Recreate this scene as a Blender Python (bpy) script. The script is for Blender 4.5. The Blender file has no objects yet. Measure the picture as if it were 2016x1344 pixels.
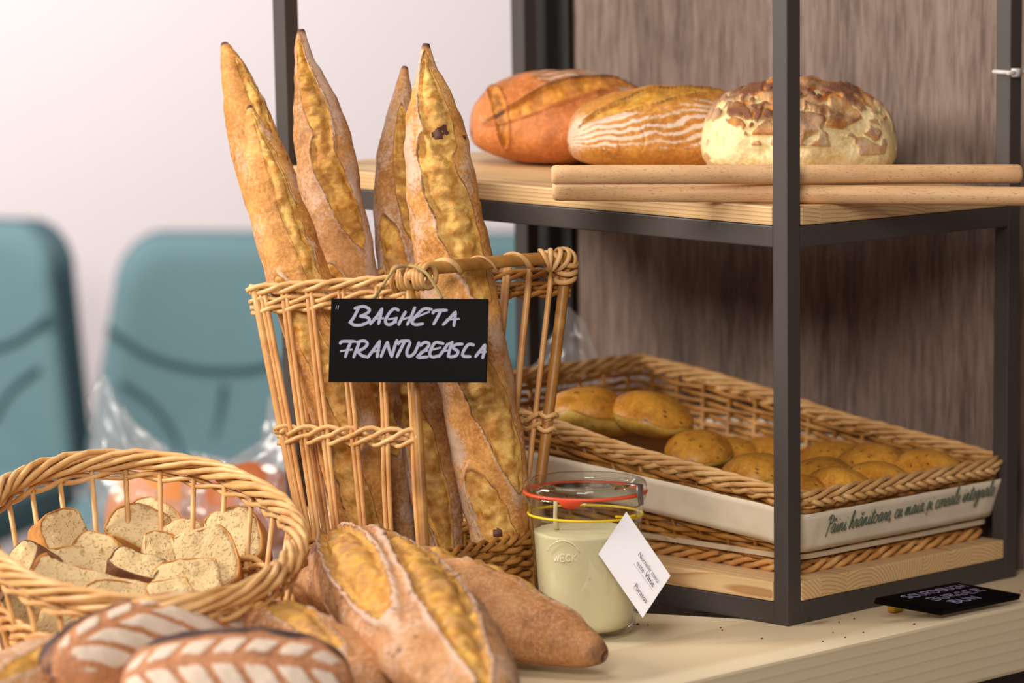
import bpy, bmesh, math, random
from mathutils import Vector, Matrix, noise
import numpy as np
PI = math.pi
rnd = random.Random(7)
C = bpy.context.scene.collection
S = bpy.context.scene

# ------------------------------------------------------------------ camera
YAW, PITCH, ROLL = math.radians(35.36311), math.radians(11.92792), math.radians(1.06525)
FPX, PPX, PPY = 7715.0, 2295.0, 1364.0
CP = Vector((-3.019, -2.623, .778))
fw = Vector((math.cos(YAW)*math.cos(PITCH), math.sin(YAW)*math.cos(PITCH), -math.sin(PITCH)))
r0 = fw.cross(Vector((0, 0, 1))).normalized(); u0 = r0.cross(fw)
rt = math.cos(ROLL)*r0 + math.sin(ROLL)*u0
up = -math.sin(ROLL)*r0 + math.cos(ROLL)*u0
cd = bpy.data.cameras.new('camera'); cam = bpy.data.objects.new('camera', cd); C.objects.link(cam)
cam.matrix_world = Matrix(((rt.x, up.x, -fw.x, CP.x), (rt.y, up.y, -fw.y, CP.y), (rt.z, up.z, -fw.z, CP.z), (0, 0, 0, 1)))
cd.sensor_width = 36; cd.lens = FPX/2016*36
cd.shift_x = -(PPX-1008)/2016; cd.shift_y = (PPY-672)/2016
cd.clip_start = .1; cd.clip_end = 60
cd.dof.use_dof = True; cd.dof.focus_distance = 4.02; cd.dof.aperture_fstop = 3.9
S.camera = cam

# ------------------------------------------------------------------ light and exposure
S.view_settings.view_transform = 'Standard'; S.view_settings.look = 'None'
S.view_settings.gamma = 1; S.view_settings.exposure = 0.0
W = bpy.data.worlds.new('room_light'); S.world = W; W.use_nodes = True
W.node_tree.nodes['Background'].inputs[0].default_value = (1, .93, .88, 1)
W.node_tree.nodes['Background'].inputs[1].default_value = .18
def area(name, loc, tgt, sx, sy, power, col):
    l = bpy.data.lights.new(name, 'AREA'); l.shape = 'RECTANGLE'; l.size = sx; l.size_y = sy; l.energy = power; l.color = col
    o = bpy.data.objects.new(name, l); C.objects.link(o); o.location = loc
    o.rotation_euler = (Vector(tgt)-Vector(loc)).to_track_quat('-Z', 'Y').to_euler()
    return o
area('ceiling_lamp_key', (-1.9, 1.7, 1.35), (0, .2, .15), .8, .8, 72, (1, .91, .80))
area('fill_light', (-3.1, -2.0, 1.9), (0, .1, .1), 1.2, 1.2, 102, (1, .92, .84))  # unseen area light, added to brighten the front-facing sides; not a room fitting
area('ceiling_lamp_top', (-.7, .5, 2.2), (-.3, .3, 0), .8, .8, 16, (1, .93, .84))
area('ceiling_lamp_room', (0.6, 3.8, 2.0), (3.2, 5.6, -.2), 2.5, 1.2, 128, (1, .93, .91))

# ------------------------------------------------------------------ placing helpers
def at(px, py, depth): return CP + (fw + rt*((px-PPX)/FPX) - up*((py-PPY)/FPX))*depth
def ray(px, py): return fw + rt*((px-PPX)/FPX) - up*((py-PPY)/FPX)
def onz(px, py, z=0.): d = ray(px, py); return CP + d*((z-CP.z)/d.z)
def onx(px, py, x=0.): d = ray(px, py); return CP + d*((x-CP.x)/d.x)
def ony(px, py, y=0.): d = ray(px, py); return CP + d*((y-CP.y)/d.y)
PM = 1/FPX   # metres per pixel per metre of depth

# ------------------------------------------------------------------ object helpers
def mesh(name, verts, faces, m=None, smooth=True, attrs=None, mats=None, fmat=None):
    me = bpy.data.meshes.new(name); me.from_pydata([tuple(v) for v in verts], [], faces)
    if smooth: me.polygons.foreach_set('use_smooth', [True]*len(me.polygons))
    for k, v in (attrs or {}).items():
        a = me.attributes.new(k, 'FLOAT', 'POINT'); a.data.foreach_set('value', list(map(float, v)))
    for x in (mats or ([m] if m else [])): me.materials.append(x)
    if fmat: me.polygons.foreach_set('material_index', fmat)
    me.update(); return me
def put(name, me, parent=None):
    o = bpy.data.objects.new(name, me); C.objects.link(o)
    if parent is not None:
        o.parent = parent
        b = Vector(parent.get('_b', (0, 0, 0)))
        me.transform(Matrix.Translation(-b)); o['_b'] = tuple(b)
    return o
def empty(name, loc, label=None, cat=None, group=None):
    o = bpy.data.objects.new(name, None); C.objects.link(o); o.location = loc; o['_b'] = tuple(loc)
    o.empty_display_size = .02
    return tag(o, label, cat, group)
def tag(o, label=None, cat=None, group=None, kind=None):
    if label: o['label'] = label
    if cat: o['category'] = cat
    if group: o['group'] = group
    if kind: o['kind'] = kind
    return o
class MB:
    def __init__(s): s.v = []; s.f = []
    def add(s, v, f):
        n = len(s.v); s.v += [Vector(q) for q in v]; s.f += [tuple(i+n for i in q) for q in f]
    def box(s, a, b):
        x0, y0, z0 = a; x1, y1, z1 = b
        s.add([(x0,y0,z0),(x1,y0,z0),(x1,y1,z0),(x0,y1,z0),(x0,y0,z1),(x1,y0,z1),(x1,y1,z1),(x0,y1,z1)],
              [(0,3,2,1),(4,5,6,7),(0,1,5,4),(1,2,6,5),(2,3,7,6),(3,0,4,7)])
    def tube(s, pts, r, n=8, cap=True, closed=False, flat=1.0, ref=None):
        pts = [Vector(p) for p in pts]; m = len(pts)
        rr = r if hasattr(r, '__len__') else [r]*m
        T = []
        for i in range(m):
            a = pts[(i-1) % m] if (closed or i > 0) else pts[i]; b = pts[(i+1) % m] if (closed or i < m-1) else pts[i]
            t = b-a; T.append(t.normalized() if t.length > 1e-9 else Vector((0, 0, 1)))
        N = Vector(ref) if ref else (Vector((0, 0, 1)) if abs(T[0].z) < .9 else Vector((1, 0, 0)))
        vs = []
        for i in range(m):
            if ref: N = Vector(ref)
            N = (N - T[i]*N.dot(T[i]))
            if N.length < 1e-6: N = Vector((1, 0, 0)) - T[i]*T[i].x
            N.normalize(); B = T[i].cross(N)
            for k in range(n):
                a = 2*PI*k/n; vs.append(pts[i] + N*(rr[i]*flat*math.cos(a)) + B*(rr[i]*math.sin(a)))
        fs = []
        for i in range(m if closed else m-1):
            j = (i+1) % m
            for k in range(n): fs.append((i*n+k, i*n+(k+1) % n, j*n+(k+1) % n, j*n+k))
        if cap and not closed: fs += [tuple(range(n))[::-1], tuple((m-1)*n+k for k in range(n))]
        s.add(vs, fs)
    def build(s, name, m, parent=None, smooth=True, bevel=0, bseg=2):
        me = mesh(name, s.v, s.f, m, smooth)
        if bevel:
            bm = bmesh.new(); bm.from_mesh(me)
            bmesh.ops.bevel(bm, geom=list(bm.edges), offset=bevel, segments=bseg, affect='EDGES', profile=.6)
            bm.to_mesh(me); bm.free()
            me.polygons.foreach_set('use_smooth', [False]*len(me.polygons))
        return put(name, me, parent)
def spline(P, n):
    P = [Vector(p) for p in P]; out = []; m = len(P)
    for i in range(n):
        t = i/(n-1)*(m-1); k = min(int(t), m-2); f = t-k
        a, b, c, d = P[max(k-1, 0)], P[k], P[k+1], P[min(k+2, m-1)]
        out.append(.5*((2*b)+(c-a)*f+(2*a-5*b+4*c-d)*f*f+(3*b-a-3*c+d)*f**3))
    return out
def interp(x, xs, ys): return float(np.interp(x, xs, ys))
def sm(a, b, x):
    t = max(0, min(1, (x-a)/(b-a))); return t*t*(3-2*t)
def fbm(p, o=3):
    s = 0; a = 1
    for i in range(o): s += a*noise.noise(p*(2**i)); a *= .5
    return s

# ------------------------------------------------------------------ materials
def srgb(r, g, b):
    f = lambda c: (c/255/12.92) if c/255 <= .04045 else ((c/255+.055)/1.055)**2.4
    return (f(r), f(g), f(b), 1)
class NT:
    def __init__(s, name):
        s.m = bpy.data.materials.new(name); s.m.use_nodes = True; s.t = s.m.node_tree; s.b = s.t.nodes['Principled BSDF']
    def n(s, typ, **kw):
        x = s.t.nodes.new(typ)
        for k, v in kw.items():
            if k.startswith('i_'): x.inputs[k[2:].replace('_', ' ')].default_value = v
            else: setattr(x, k, v)
        return x
    def l(s, a, b): s.t.links.new(a, b)
    def mix(s, fac, a, b, bt='MIX'):
        x = s.t.nodes.new('ShaderNodeMix'); x.data_type = 'RGBA'; x.blend_type = bt
        for sock, v in ((x.inputs[0], fac), (x.inputs[6], a), (x.inputs[7], b)):
            if hasattr(v, 'links') or hasattr(v, 'is_linked'): s.l(v, sock)
            else: sock.default_value = v
        return x.outputs[2]
    def math(s, op, a, b=None, clamp=False):
        x = s.t.nodes.new('ShaderNodeMath'); x.operation = op; x.use_clamp = clamp
        for i, v in enumerate((a, b)):
            if v is None: continue
            if hasattr(v, 'is_linked'): s.l(v, x.inputs[i])
            else: x.inputs[i].default_value = v
        return x.outputs[0]
    def ramp(s, f, *st):
        x = s.t.nodes.new('ShaderNodeValToRGB'); e = x.color_ramp.elements
        while len(e) < len(st): e.new(.5)
        for i, (p, c) in enumerate(st): e[i].position = p; e[i].color = c if len(c) == 4 else (*c, 1)
        s.l(f, x.inputs[0]); return x.outputs[0]
    def coord(s, scale=(1, 1, 1)):
        c = s.n('ShaderNodeTexCoord'); mp = s.n('ShaderNodeMapping'); mp.inputs['Scale'].default_value = scale
        s.l(c.outputs['Object'], mp.inputs[0]); return mp.outputs[0]
    def noise(s, vec, sc, det=4, ro=.55, dist=0):
        x = s.n('ShaderNodeTexNoise'); x.inputs['Scale'].default_value = sc; x.inputs['Detail'].default_value = det
        x.inputs['Roughness'].default_value = ro; x.inputs['Distortion'].default_value = dist; s.l(vec, x.inputs['Vector']); return x.outputs[0]
    def bump(s, h, st, dist=.002, prev=None):
        x = s.n('ShaderNodeBump'); x.inputs['Strength'].default_value = st; x.inputs['Distance'].default_value = dist
        s.l(h, x.inputs['Height'])
        if prev: s.l(prev, x.inputs['Normal'])
        s.l(x.outputs[0], s.b.inputs['Normal']); return x.outputs[0]
    def attr(s, n): x = s.n('ShaderNodeAttribute'); x.attribute_name = n; return x.outputs['Fac']
    def base(s, c):
        if hasattr(c, 'is_linked'): s.l(c, s.b.inputs['Base Color'])
        else: s.b.inputs['Base Color'].default_value = c
        return s
    def rough(s, r, spec=.5): s.b.inputs['Roughness'].default_value = r; s.b.inputs['Specular IOR Level'].default_value = spec; return s
BW = lambda v: (v, v, v, 1)

def bread_mat(name, c1, c2, score1, score2, flour=(200, 170, 150), burn=(88, 52, 38), fl_thr=.45, bumpy=.5, rough=.6):
    n = NT(name); v = n.coord()
    nz = n.noise(v, 22, 5); nf = n.noise(v, 260, 4, .65); nm = n.noise(v, 75, 4, .6)
    c = n.mix(n.ramp(nz, (.35, BW(0)), (.66, BW(1))), srgb(*c1), srgb(*c2))
    c = n.mix(n.ramp(nf, (.40, BW(0)), (.72, BW(.6))), c, srgb(*[min(255, int(x*1.12)+14) for x in c1]))
    c = n.mix(n.ramp(n.noise(v, 48, 5, .7), (.50, BW(0)), (.70, BW(.5))), c, srgb(*[int(x*.72) for x in c2]))
    sc = n.mix(n.ramp(nm, (.4, BW(0)), (.62, BW(1))), srgb(*score1), srgb(*score2))
    holes = n.ramp(n.noise(v, 150, 3, .5), (.24, BW(1)), (.34, BW(0)))
    sc = n.mix(n.ramp(n.noise(v, 34, 5, .75, .6), (.42, BW(0)), (.62, BW(.75))), sc, srgb(*[int(x*.86) for x in c1]))
    sc = n.mix(n.math('MULTIPLY', holes, .7), sc, srgb(112, 76, 36))
    sa = n.attr('score'); s2 = n.ramp(n.math('ADD', sa, n.math('MULTIPLY', n.math('SUBTRACT', nm, .5), .5)), (.42, BW(0)), (.52, BW(1)))
    c = n.mix(n.ramp(n.math('ABSOLUTE', n.math('SUBTRACT', sa, .44)), (.0, BW(.8)), (.18, BW(0))), c, srgb(*[int(x*.66) for x in c2]))
    c = n.mix(s2, c, sc)
    fa = n.attr('flour')
    f2 = n.math('ADD', fa, n.math('MULTIPLY', n.math('SUBTRACT', nf, .5), 1.3))
    f2 = n.math('ADD', f2, n.math('MULTIPLY', n.math('SUBTRACT', nm, .5), .8))
    f2 = n.ramp(f2, (fl_thr, BW(0)), (fl_thr+.4, BW(.85)))
    c = n.mix(f2, c, srgb(*flour))
    ba = n.attr('burn'); b2 = n.ramp(n.math('ADD', ba, n.math('MULTIPLY', n.math('SUBTRACT', nm, .5), .6)), (.3, BW(0)), (.8, BW(1)))
    c = n.mix(b2, c, srgb(*burn))
    n.base(c); n.rough(rough, .28)
    h = n.math('ADD', n.math('MULTIPLY', nf, .5), nm)
    n.bump(h, bumpy, .0018)
    return n.m
BAG = bread_mat('baguette_crust', (208, 152, 84), (174, 112, 50), (226, 184, 102), (190, 128, 50), flour=(204, 176, 156), burn=(92, 58, 46))
BAG2 = bread_mat('baguette_crust_dark', (182, 132, 80), (150, 98, 50), (216, 168, 80), (180, 120, 44), flour=(192, 164, 146), burn=(92, 58, 46))
RYE = bread_mat('floury_loaf_crust', (188, 138, 92), (158, 104, 62), (214, 166, 78), (188, 128, 50), flour=(208, 178, 158), burn=(70, 44, 38))
LEAF = bread_mat('leaf_loaf_crust', (180, 124, 86), (152, 98, 64), (196, 150, 70), (170, 116, 40), flour=(216, 200, 184), burn=(60, 44, 44), fl_thr=.5)
ROUND_A = bread_mat('country_loaf_crust', (196, 122, 66), (170, 94, 42), (220, 152, 62), (190, 114, 34), flour=(206, 178, 158), burn=(82, 52, 40), fl_thr=.5, bumpy=.3, rough=.5)
ROUND_B = bread_mat('golden_loaf_crust', (196, 136, 60), (162, 100, 36), (216, 166, 76), (186, 124, 38), flour=(220, 200, 182), burn=(92, 60, 38), fl_thr=.5, bumpy=.3, rough=.5)
TIGER = bread_mat('tiger_loaf_crust', (236, 214, 168), (226, 192, 132), (206, 140, 62), (176, 100, 36), flour=(214, 190, 170), burn=(120, 76, 54), fl_thr=.6, bumpy=.6)
BUN = bread_mat('bun_crust', (212, 152, 58), (186, 116, 36), (218, 184, 98), (206, 170, 70), burn=(60, 42, 30), bumpy=.15, rough=.4)

def crumb_mat():
    n = NT('crumb'); v = n.coord()
    nz = n.noise(v, 60, 4); c = n.mix(nz, srgb(222, 198, 154), srgb(192, 162, 114))
    vo = n.n('ShaderNodeTexVoronoi'); vo.inputs['Scale'].default_value = 190; vo.inputs['Randomness'].default_value = 1
    wv = n.n('ShaderNodeVectorMath'); wv.operation = 'ADD'; nn = n.n('ShaderNodeTexNoise'); nn.inputs['Scale'].default_value = 120
    n.l(v, nn.inputs['Vector']); sc = n.n('ShaderNodeVectorMath'); sc.operation = 'SCALE'; sc.inputs['Scale'].default_value = .012
    n.l(nn.outputs['Color'], sc.inputs[0]); n.l(v, wv.inputs[0]); n.l(sc.outputs[0], wv.inputs[1]); n.l(wv.outputs[0], vo.inputs['Vector'])
    vo.inputs['Scale'].default_value = 230
    hole = n.ramp(vo.outputs['Distance'], (.16, BW(1)), (.36, BW(0)))
    vb = n.n('ShaderNodeTexVoronoi'); vb.inputs['Scale'].default_value = 82; n.l(wv.outputs[0], vb.inputs['Vector'])
    sz = n.n('ShaderNodeSeparateColor'); n.l(vb.outputs['Color'], sz.inputs[0])
    big = n.math('GREATER_THAN', n.math('MULTIPLY', sz.outputs[0], .34), vb.outputs['Distance'])
    h2 = n.math('ADD', n.math('MULTIPLY', hole, .30), n.math('MULTIPLY', big, .55), clamp=True)
    c = n.mix(h2, c, srgb(164, 130, 82))
    n.base(c).rough(.85, .15)
    n.bump(n.math('SUBTRACT', n.noise(v, 300, 3), n.math('MULTIPLY', h2, 2.2)), .8, .0016)
    return n.m
CRUMB = crumb_mat()
def crust_mat():
    n = NT('slice_crust'); v = n.coord(); nz = n.noise(v, 40, 4)
    n.base(n.ramp(nz, (.3, srgb(150, 96, 50)), (.5, srgb(190, 132, 70)), (.7, srgb(216, 164, 96)))).rough(.6, .2); n.bump(n.noise(v, 200, 4), .6, .0015); return n.m
CRUST = crust_mat()
def dcrust_mat():
    n = NT('slice_bottom_crust'); v = n.coord(); nz = n.noise(v, 60, 4)
    n.base(n.ramp(nz, (.3, srgb(92, 58, 40)), (.7, srgb(140, 96, 70)))).rough(.6, .2); n.bump(n.noise(v, 250, 4), .6, .0015); return n.m
DCRUST = dcrust_mat()

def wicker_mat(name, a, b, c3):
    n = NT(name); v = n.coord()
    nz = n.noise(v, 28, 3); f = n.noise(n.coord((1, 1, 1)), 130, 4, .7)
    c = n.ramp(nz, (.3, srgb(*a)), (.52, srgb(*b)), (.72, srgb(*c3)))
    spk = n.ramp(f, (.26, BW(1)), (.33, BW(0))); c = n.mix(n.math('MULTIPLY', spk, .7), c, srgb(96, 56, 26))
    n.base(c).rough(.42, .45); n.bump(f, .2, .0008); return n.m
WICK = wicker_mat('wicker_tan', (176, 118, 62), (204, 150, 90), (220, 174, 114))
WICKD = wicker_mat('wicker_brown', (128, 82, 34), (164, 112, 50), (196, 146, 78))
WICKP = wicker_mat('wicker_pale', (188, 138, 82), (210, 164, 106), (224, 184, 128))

def wood_mat(name, light, dark, grain='Y', ring=.0042, stave=.042, rough=.5, contrast=1.0, seed=0., spread=.16, knots=True):
    n = NT(name); c = n.n('ShaderNodeTexCoord'); sp = n.n('ShaderNodeSeparateXYZ'); n.l(c.outputs['Object'], sp.inputs[0])
    g, a = (sp.outputs[1], sp.outputs[0]) if grain == 'Y' else (sp.outputs[0], sp.outputs[1])
    z = sp.outputs[2]
    idx = n.math('FLOOR', n.math('DIVIDE', n.math('ADD', a, 7.13+seed), stave))
    wn = n.n('ShaderNodeTexWhiteNoise'); wn.noise_dimensions = '1D'; n.l(n.math('ADD', idx, seed*3.7+.5), wn.inputs['W'])
    sc = n.n('ShaderNodeSeparateColor'); n.l(wn.outputs['Color'], sc.inputs[0])
    la = n.math('SUBTRACT', n.math('ADD', a, 7.13+seed), n.math('MULTIPLY', idx, stave))
    ca = n.math('MULTIPLY', n.math('SUBTRACT', sc.outputs[0], .5), spread)
    cz = n.math('MULTIPLY', n.math('SUBTRACT', sc.outputs[1], .5), spread*1.2)
    # slow wander of the ring centre along the grain
    cv = n.n('ShaderNodeCombineXYZ'); n.l(n.math('MULTIPLY', g, 2.2), cv.inputs[0]); n.l(n.math('MULTIPLY', sc.outputs[2], 37.), cv.inputs[1])
    w = n.n('ShaderNodeTexNoise'); w.inputs['Scale'].default_value = 1.3; w.inputs['Detail'].default_value = 2; n.l(cv.outputs[0], w.inputs['Vector'])
    wob = n.math('MULTIPLY', n.math('SUBTRACT', w.outputs[0], .5), .035)
    da = n.math('ADD', n.math('SUBTRACT', la, ca), wob); dz = n.math('SUBTRACT', z, cz)
    rr = n.math('SQRT', n.math('ADD', n.math('MULTIPLY', da, da), n.math('MULTIPLY', dz, dz)))
    f = n.math('FRACT', n.math('DIVIDE', rr, ring))
    col = n.ramp(f, (0, BW(0)), (.62, BW(.25)), (.9, BW(1)), (1, BW(.1)))
    tone = n.mix(sc.outputs[2], srgb(*light), srgb(*[int(.93*x) for x in light]))
    cc = n.mix(n.math('MULTIPLY', col, .62*contrast), tone, srgb(*dark))
    mp = n.n('ShaderNodeMapping'); mp.inputs['Scale'].default_value = (300, 6, 300) if grain == 'Y' else (6, 300, 300); n.l(c.outputs['Object'], mp.inputs[0])
    fb = n.noise(mp.outputs[0], 1, 3)
    cc = n.mix(n.math('MULTIPLY', fb, .22*contrast), cc, srgb(*dark))
    if knots:
        vo = n.n('ShaderNodeTexVoronoi'); vo.inputs['Scale'].default_value = 1; mk = n.n('ShaderNodeMapping')
        mk.inputs['Scale'].default_value = (14, 5, 14) if grain == 'Y' else (5, 14, 14); n.l(c.outputs['Object'], mk.inputs[0]); n.l(mk.outputs[0], vo.inputs['Vector'])
        k = n.ramp(vo.outputs['Distance'], (.03, BW(1)), (.11, BW(0))); cc = n.mix(n.math('MULTIPLY', k, .55), cc, srgb(146, 100, 62))
    n.base(cc).rough(rough, .35); n.bump(fb, .08, .0006); return n.m
BOARD = wood_mat('pine_board', (234, 200, 150), (172, 122, 70), contrast=1.3, spread=.12)
COUNTER = wood_mat('pale_counter_wood', (236, 220, 188), (204, 176, 134), grain='X', ring=.011, stave=.19, contrast=.8, rough=.45, seed=.8, spread=.3)
BEECH = None
def beech():
    n = NT('beech'); v = n.coord((1, 1, 1)); c = n.n('ShaderNodeTexCoord'); mp = n.n('ShaderNodeMapping')
    mp.inputs['Rotation'].default_value = (0, 0, math.radians(50)); mp.inputs['Scale'].default_value = (60, 500, 500)
    n.l(c.outputs['Object'], mp.inputs[0])
    vv = n.n('ShaderNodeMapping'); vv.inputs['Rotation'].default_value = (0, 0, math.radians(50)); n.l(c.outputs['Object'], vv.inputs[0])
    v2 = n.n('ShaderNodeMapping'); v2.inputs['Scale'].default_value = (170, 900, 900); n.l(vv.outputs[0], v2.inputs[0])
    f = n.noise(v2.outputs[0], 1, 3, .5); v3 = n.n('ShaderNodeMapping'); v3.inputs['Scale'].default_value = (9, 90, 90); n.l(vv.outputs[0], v3.inputs[0])
    g = n.noise(v3.outputs[0], 1, 3)
    cc = n.mix(n.ramp(f, (.58, BW(0)), (.7, BW(.7))), n.ramp(g, (.3, srgb(206, 160, 114)), (.7, srgb(226, 184, 138))), srgb(160, 108, 68))
    n.base(cc).rough(.5, .35); return n.m
BEECH = beech()
def flat(name, col, rough=.5, spec=.4, bump=0, bs=400, metal=0):
    n = NT(name); n.base(srgb(*col)); n.rough(rough, spec); n.b.inputs['Metallic'].default_value = metal
    if bump: n.bump(n.noise(n.coord(), bs, 3), bump, .0006)
    return n.m
def steel():
    n = NT('dark_painted_steel'); v = n.coord(); f = n.noise(v, 900, 3)
    n.base(n.mix(f, srgb(56, 50, 49), srgb(74, 66, 63))).rough(.5, .45); n.bump(f, .12, .0004); return n.m
STEEL = steel()
BLACK = flat('black_paint', (18, 16, 17), .6)
SLATE = flat('black_slate', (5, 4, 5), .5, .06, .1, 300)
CHALK = flat('grey_marker', (150, 150, 172), .7)
CHALK2 = flat('lilac_marker', (168, 160, 196), .7)
CLOTH = NT('cotton_band'); 
_v = CLOTH.coord(); CLOTH.base(CLOTH.mix(CLOTH.noise(_v, 40, 3), srgb(232, 220, 200), srgb(214, 200, 176))).rough(.85, .1)
CLOTH.bump(CLOTH.noise(_v, 700, 2), .3, .0005); CLOTH = CLOTH.m
INK = flat('green_ink', (74, 92, 76), .8)
CARD = flat('white_card', (236, 234, 240), .5)
PINK = flat('pinkish_card', (214, 190, 184), .6)
def film(name, tint, gl=.3, dif=.08):
    m = bpy.data.materials.new(name); m.use_nodes = True; t = m.node_tree; t.nodes.clear()
    o = t.nodes.new('ShaderNodeOutputMaterial'); tr = t.nodes.new('ShaderNodeBsdfTransparent'); tr.inputs[0].default_value = (*tint, 1)
    g = t.nodes.new('ShaderNodeBsdfGlossy'); g.inputs['Roughness'].default_value = .22; g.inputs[0].default_value = (.8, .8, .82, 1)
    d = t.nodes.new('ShaderNodeBsdfDiffuse'); d.inputs[0].default_value = (.85, .84, .88, 1)
    fr = t.nodes.new('ShaderNodeLayerWeight'); fr.inputs[0].default_value = gl
    a = t.nodes.new('ShaderNodeMixShader'); b = t.nodes.new('ShaderNodeMixShader'); a.inputs[0].default_value = dif
    t.links.new(tr.outputs[0], a.inputs[1]); t.links.new(d.outputs[0], a.inputs[2])
    fr.inputs[0].default_value = .5; pw = t.nodes.new('ShaderNodeMath'); pw.operation = 'POWER'; pw.inputs[1].default_value = 2.2; t.links.new(fr.outputs['Facing'], pw.inputs[0])
    ma = t.nodes.new('ShaderNodeMath'); ma.operation = 'MULTIPLY_ADD'; ma.inputs[1].default_value = .6; ma.inputs[2].default_value = .05; t.links.new(pw.outputs[0], ma.inputs[0]); t.links.new(ma.outputs[0], b.inputs[0]); t.links.new(a.outputs[0], b.inputs[1]); t.links.new(g.outputs[0], b.inputs[2])
    t.links.new(b.outputs[0], o.inputs[0]); return m
FILM = film('clear_plastic_film', (.97, .97, .98), .25, .13)
def glass():
    m = bpy.data.materials.new('jar_glass'); m.use_nodes = True; t = m.node_tree; t.nodes.clear()
    o = t.nodes.new('ShaderNodeOutputMaterial'); tr = t.nodes.new('ShaderNodeBsdfTransparent')
    lw = t.nodes.new('ShaderNodeLayerWeight'); lw.inputs[0].default_value = .5
    cr = t.nodes.new('ShaderNodeValToRGB'); cr.color_ramp.elements[0].color = (.975, .99, .98, 1); cr.color_ramp.elements[0].position = .4
    cr.color_ramp.elements[0].position = .75; cr.color_ramp.elements[1].color = (.60, .70, .63, 1); t.links.new(lw.outputs['Facing'], cr.inputs[0]); t.links.new(cr.outputs[0], tr.inputs[0])
    g = t.nodes.new('ShaderNodeBsdfGlossy'); g.inputs['Roughness'].default_value = .03
    fr = t.nodes.new('ShaderNodeMath'); fr.operation = 'POWER'; fr.inputs[1].default_value = 3.5; t.links.new(lw.outputs['Facing'], fr.inputs[0])
    f2 = t.nodes.new('ShaderNodeMath'); f2.operation = 'MULTIPLY_ADD'; f2.inputs[1].default_value = .8; f2.inputs[2].default_value = .045; t.links.new(fr.outputs[0], f2.inputs[0])
    mx = t.nodes.new('ShaderNodeMixShader'); t.links.new(f2.outputs[0], mx.inputs[0]); t.links.new(tr.outputs[0], mx.inputs[1]); t.links.new(g.outputs[0], mx.inputs[2]); t.links.new(mx.outputs[0], o.inputs[0])
    return m
GLASS = glass()

# ------------------------------------------------------------------ the room
BK = ray(700, 400); bkd = Vector((BK.x, BK.y, 0)).normalized(); side = Vector((bkd.y, -bkd.x, 0))
wc = Vector((CP.x, CP.y, 0)) + bkd*9.3
FLZ = -.92
def quadbox(name, c, ax, hx, ay, hy, z0, z1, m):
    b = MB(); pts = []
    for z in (z0, z1):
        for sx, sy in ((-1, -1), (1, -1), (1, 1), (-1, 1)): pts.append(Vector((c.x, c.y, 0)) + ax*(hx*sx) + ay*(hy*sy) + Vector((0, 0, z)))
    b.add(pts, [(0, 3, 2, 1), (4, 5, 6, 7), (0, 1, 5, 4), (1, 2, 6, 5), (2, 3, 7, 6), (3, 0, 4, 7)])
    return b.build(name, m, smooth=False)
nw = NT('wall_paint'); nw.base(nw.mix(nw.noise(nw.coord((60, 60, 2)), 3, 3), srgb(232, 224, 226), srgb(228, 219, 221))).rough(.8, .2)
tag(quadbox('wall_back', wc + bkd*.1, side, 4.5, bkd, .1, FLZ, 2.6, nw.m), kind='structure')
fl = NT('floor_carpet'); fl.base(fl.mix(fl.noise(fl.coord(), 60, 4), srgb(120, 112, 108), srgb(96, 88, 86))).rough(.9, .1)
tag(quadbox('floor', Vector((0, 0, 0)) + bkd*3.2, side, 5, bkd, 6.5, FLZ-.05, FLZ, fl.m), kind='structure')

# ------------------------------------------------------------------ conference chairs
def teal():
    n = NT('teal_upholstery'); v = n.coord(); n.base(n.mix(n.noise(v, 500, 3), srgb(94, 124, 130), srgb(104, 134, 139))).rough(.8, .2); n.bump(n.noise(v, 600, 2), .3, .001); return n.m
TEAL = teal(); SEAM = flat('seam_teal', (50, 80, 88), .9); MAUVE = flat('dark_teal_shell', (48, 78, 86), .6)
def pad(w0, w1, h, th, rc, n=64):
    """upholstered pad: rounded outline of width w0 (bottom) / w1 (top), thickness th, in x-z plane, front towards -y"""
    out = []
    m = 40
    cor = [(w1/2-rc, h-rc, 0, rc), (-w1/2+rc, h-rc, PI/2, rc), (-w0/2+rc*.5, rc*.5, PI, rc*.5), (w0/2-rc*.5, rc*.5, 1.5*PI, rc*.5)]
    for cx, cz, a0, r in cor:
        for k in range(m//4+1):
            a = a0 + PI/2*k/(m//4); out.append((cx+r*math.cos(a), cz+r*math.sin(a)))
    # bowed top
    out = [(x, z+.02*(1-(2*x/w1)**2) if z > h*.7 else z) for x, z in out]
    b = MB(); N = len(out); cx, cz = 0, h/2
    rings = [(0, -th/2-.012)]+[(k/12, -th/2-.012+.010*(k/12)**2) for k in range(1, 11)]+[(.89, -th/2), (.965, -th/2+.012), (1, 0), (.965, th/2-.012), (.86, th/2), (.6, th/2), (.3, th/2), (0, th/2)]
    vs = []
    for s, y in rings:
        for x, z in out: vs.append((cx+(x-cx)*s, y + (.10*((x*s/(w1/2))**2))*-.35, cz+(z-cz)*s))
    fs = [(i*N+k, i*N+(k+1) % N, (i+1)*N+(k+1) % N, (i+1)*N+k) for i in range(len(rings)-1) for k in range(N)]
    b.add(vs, fs); return b
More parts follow.
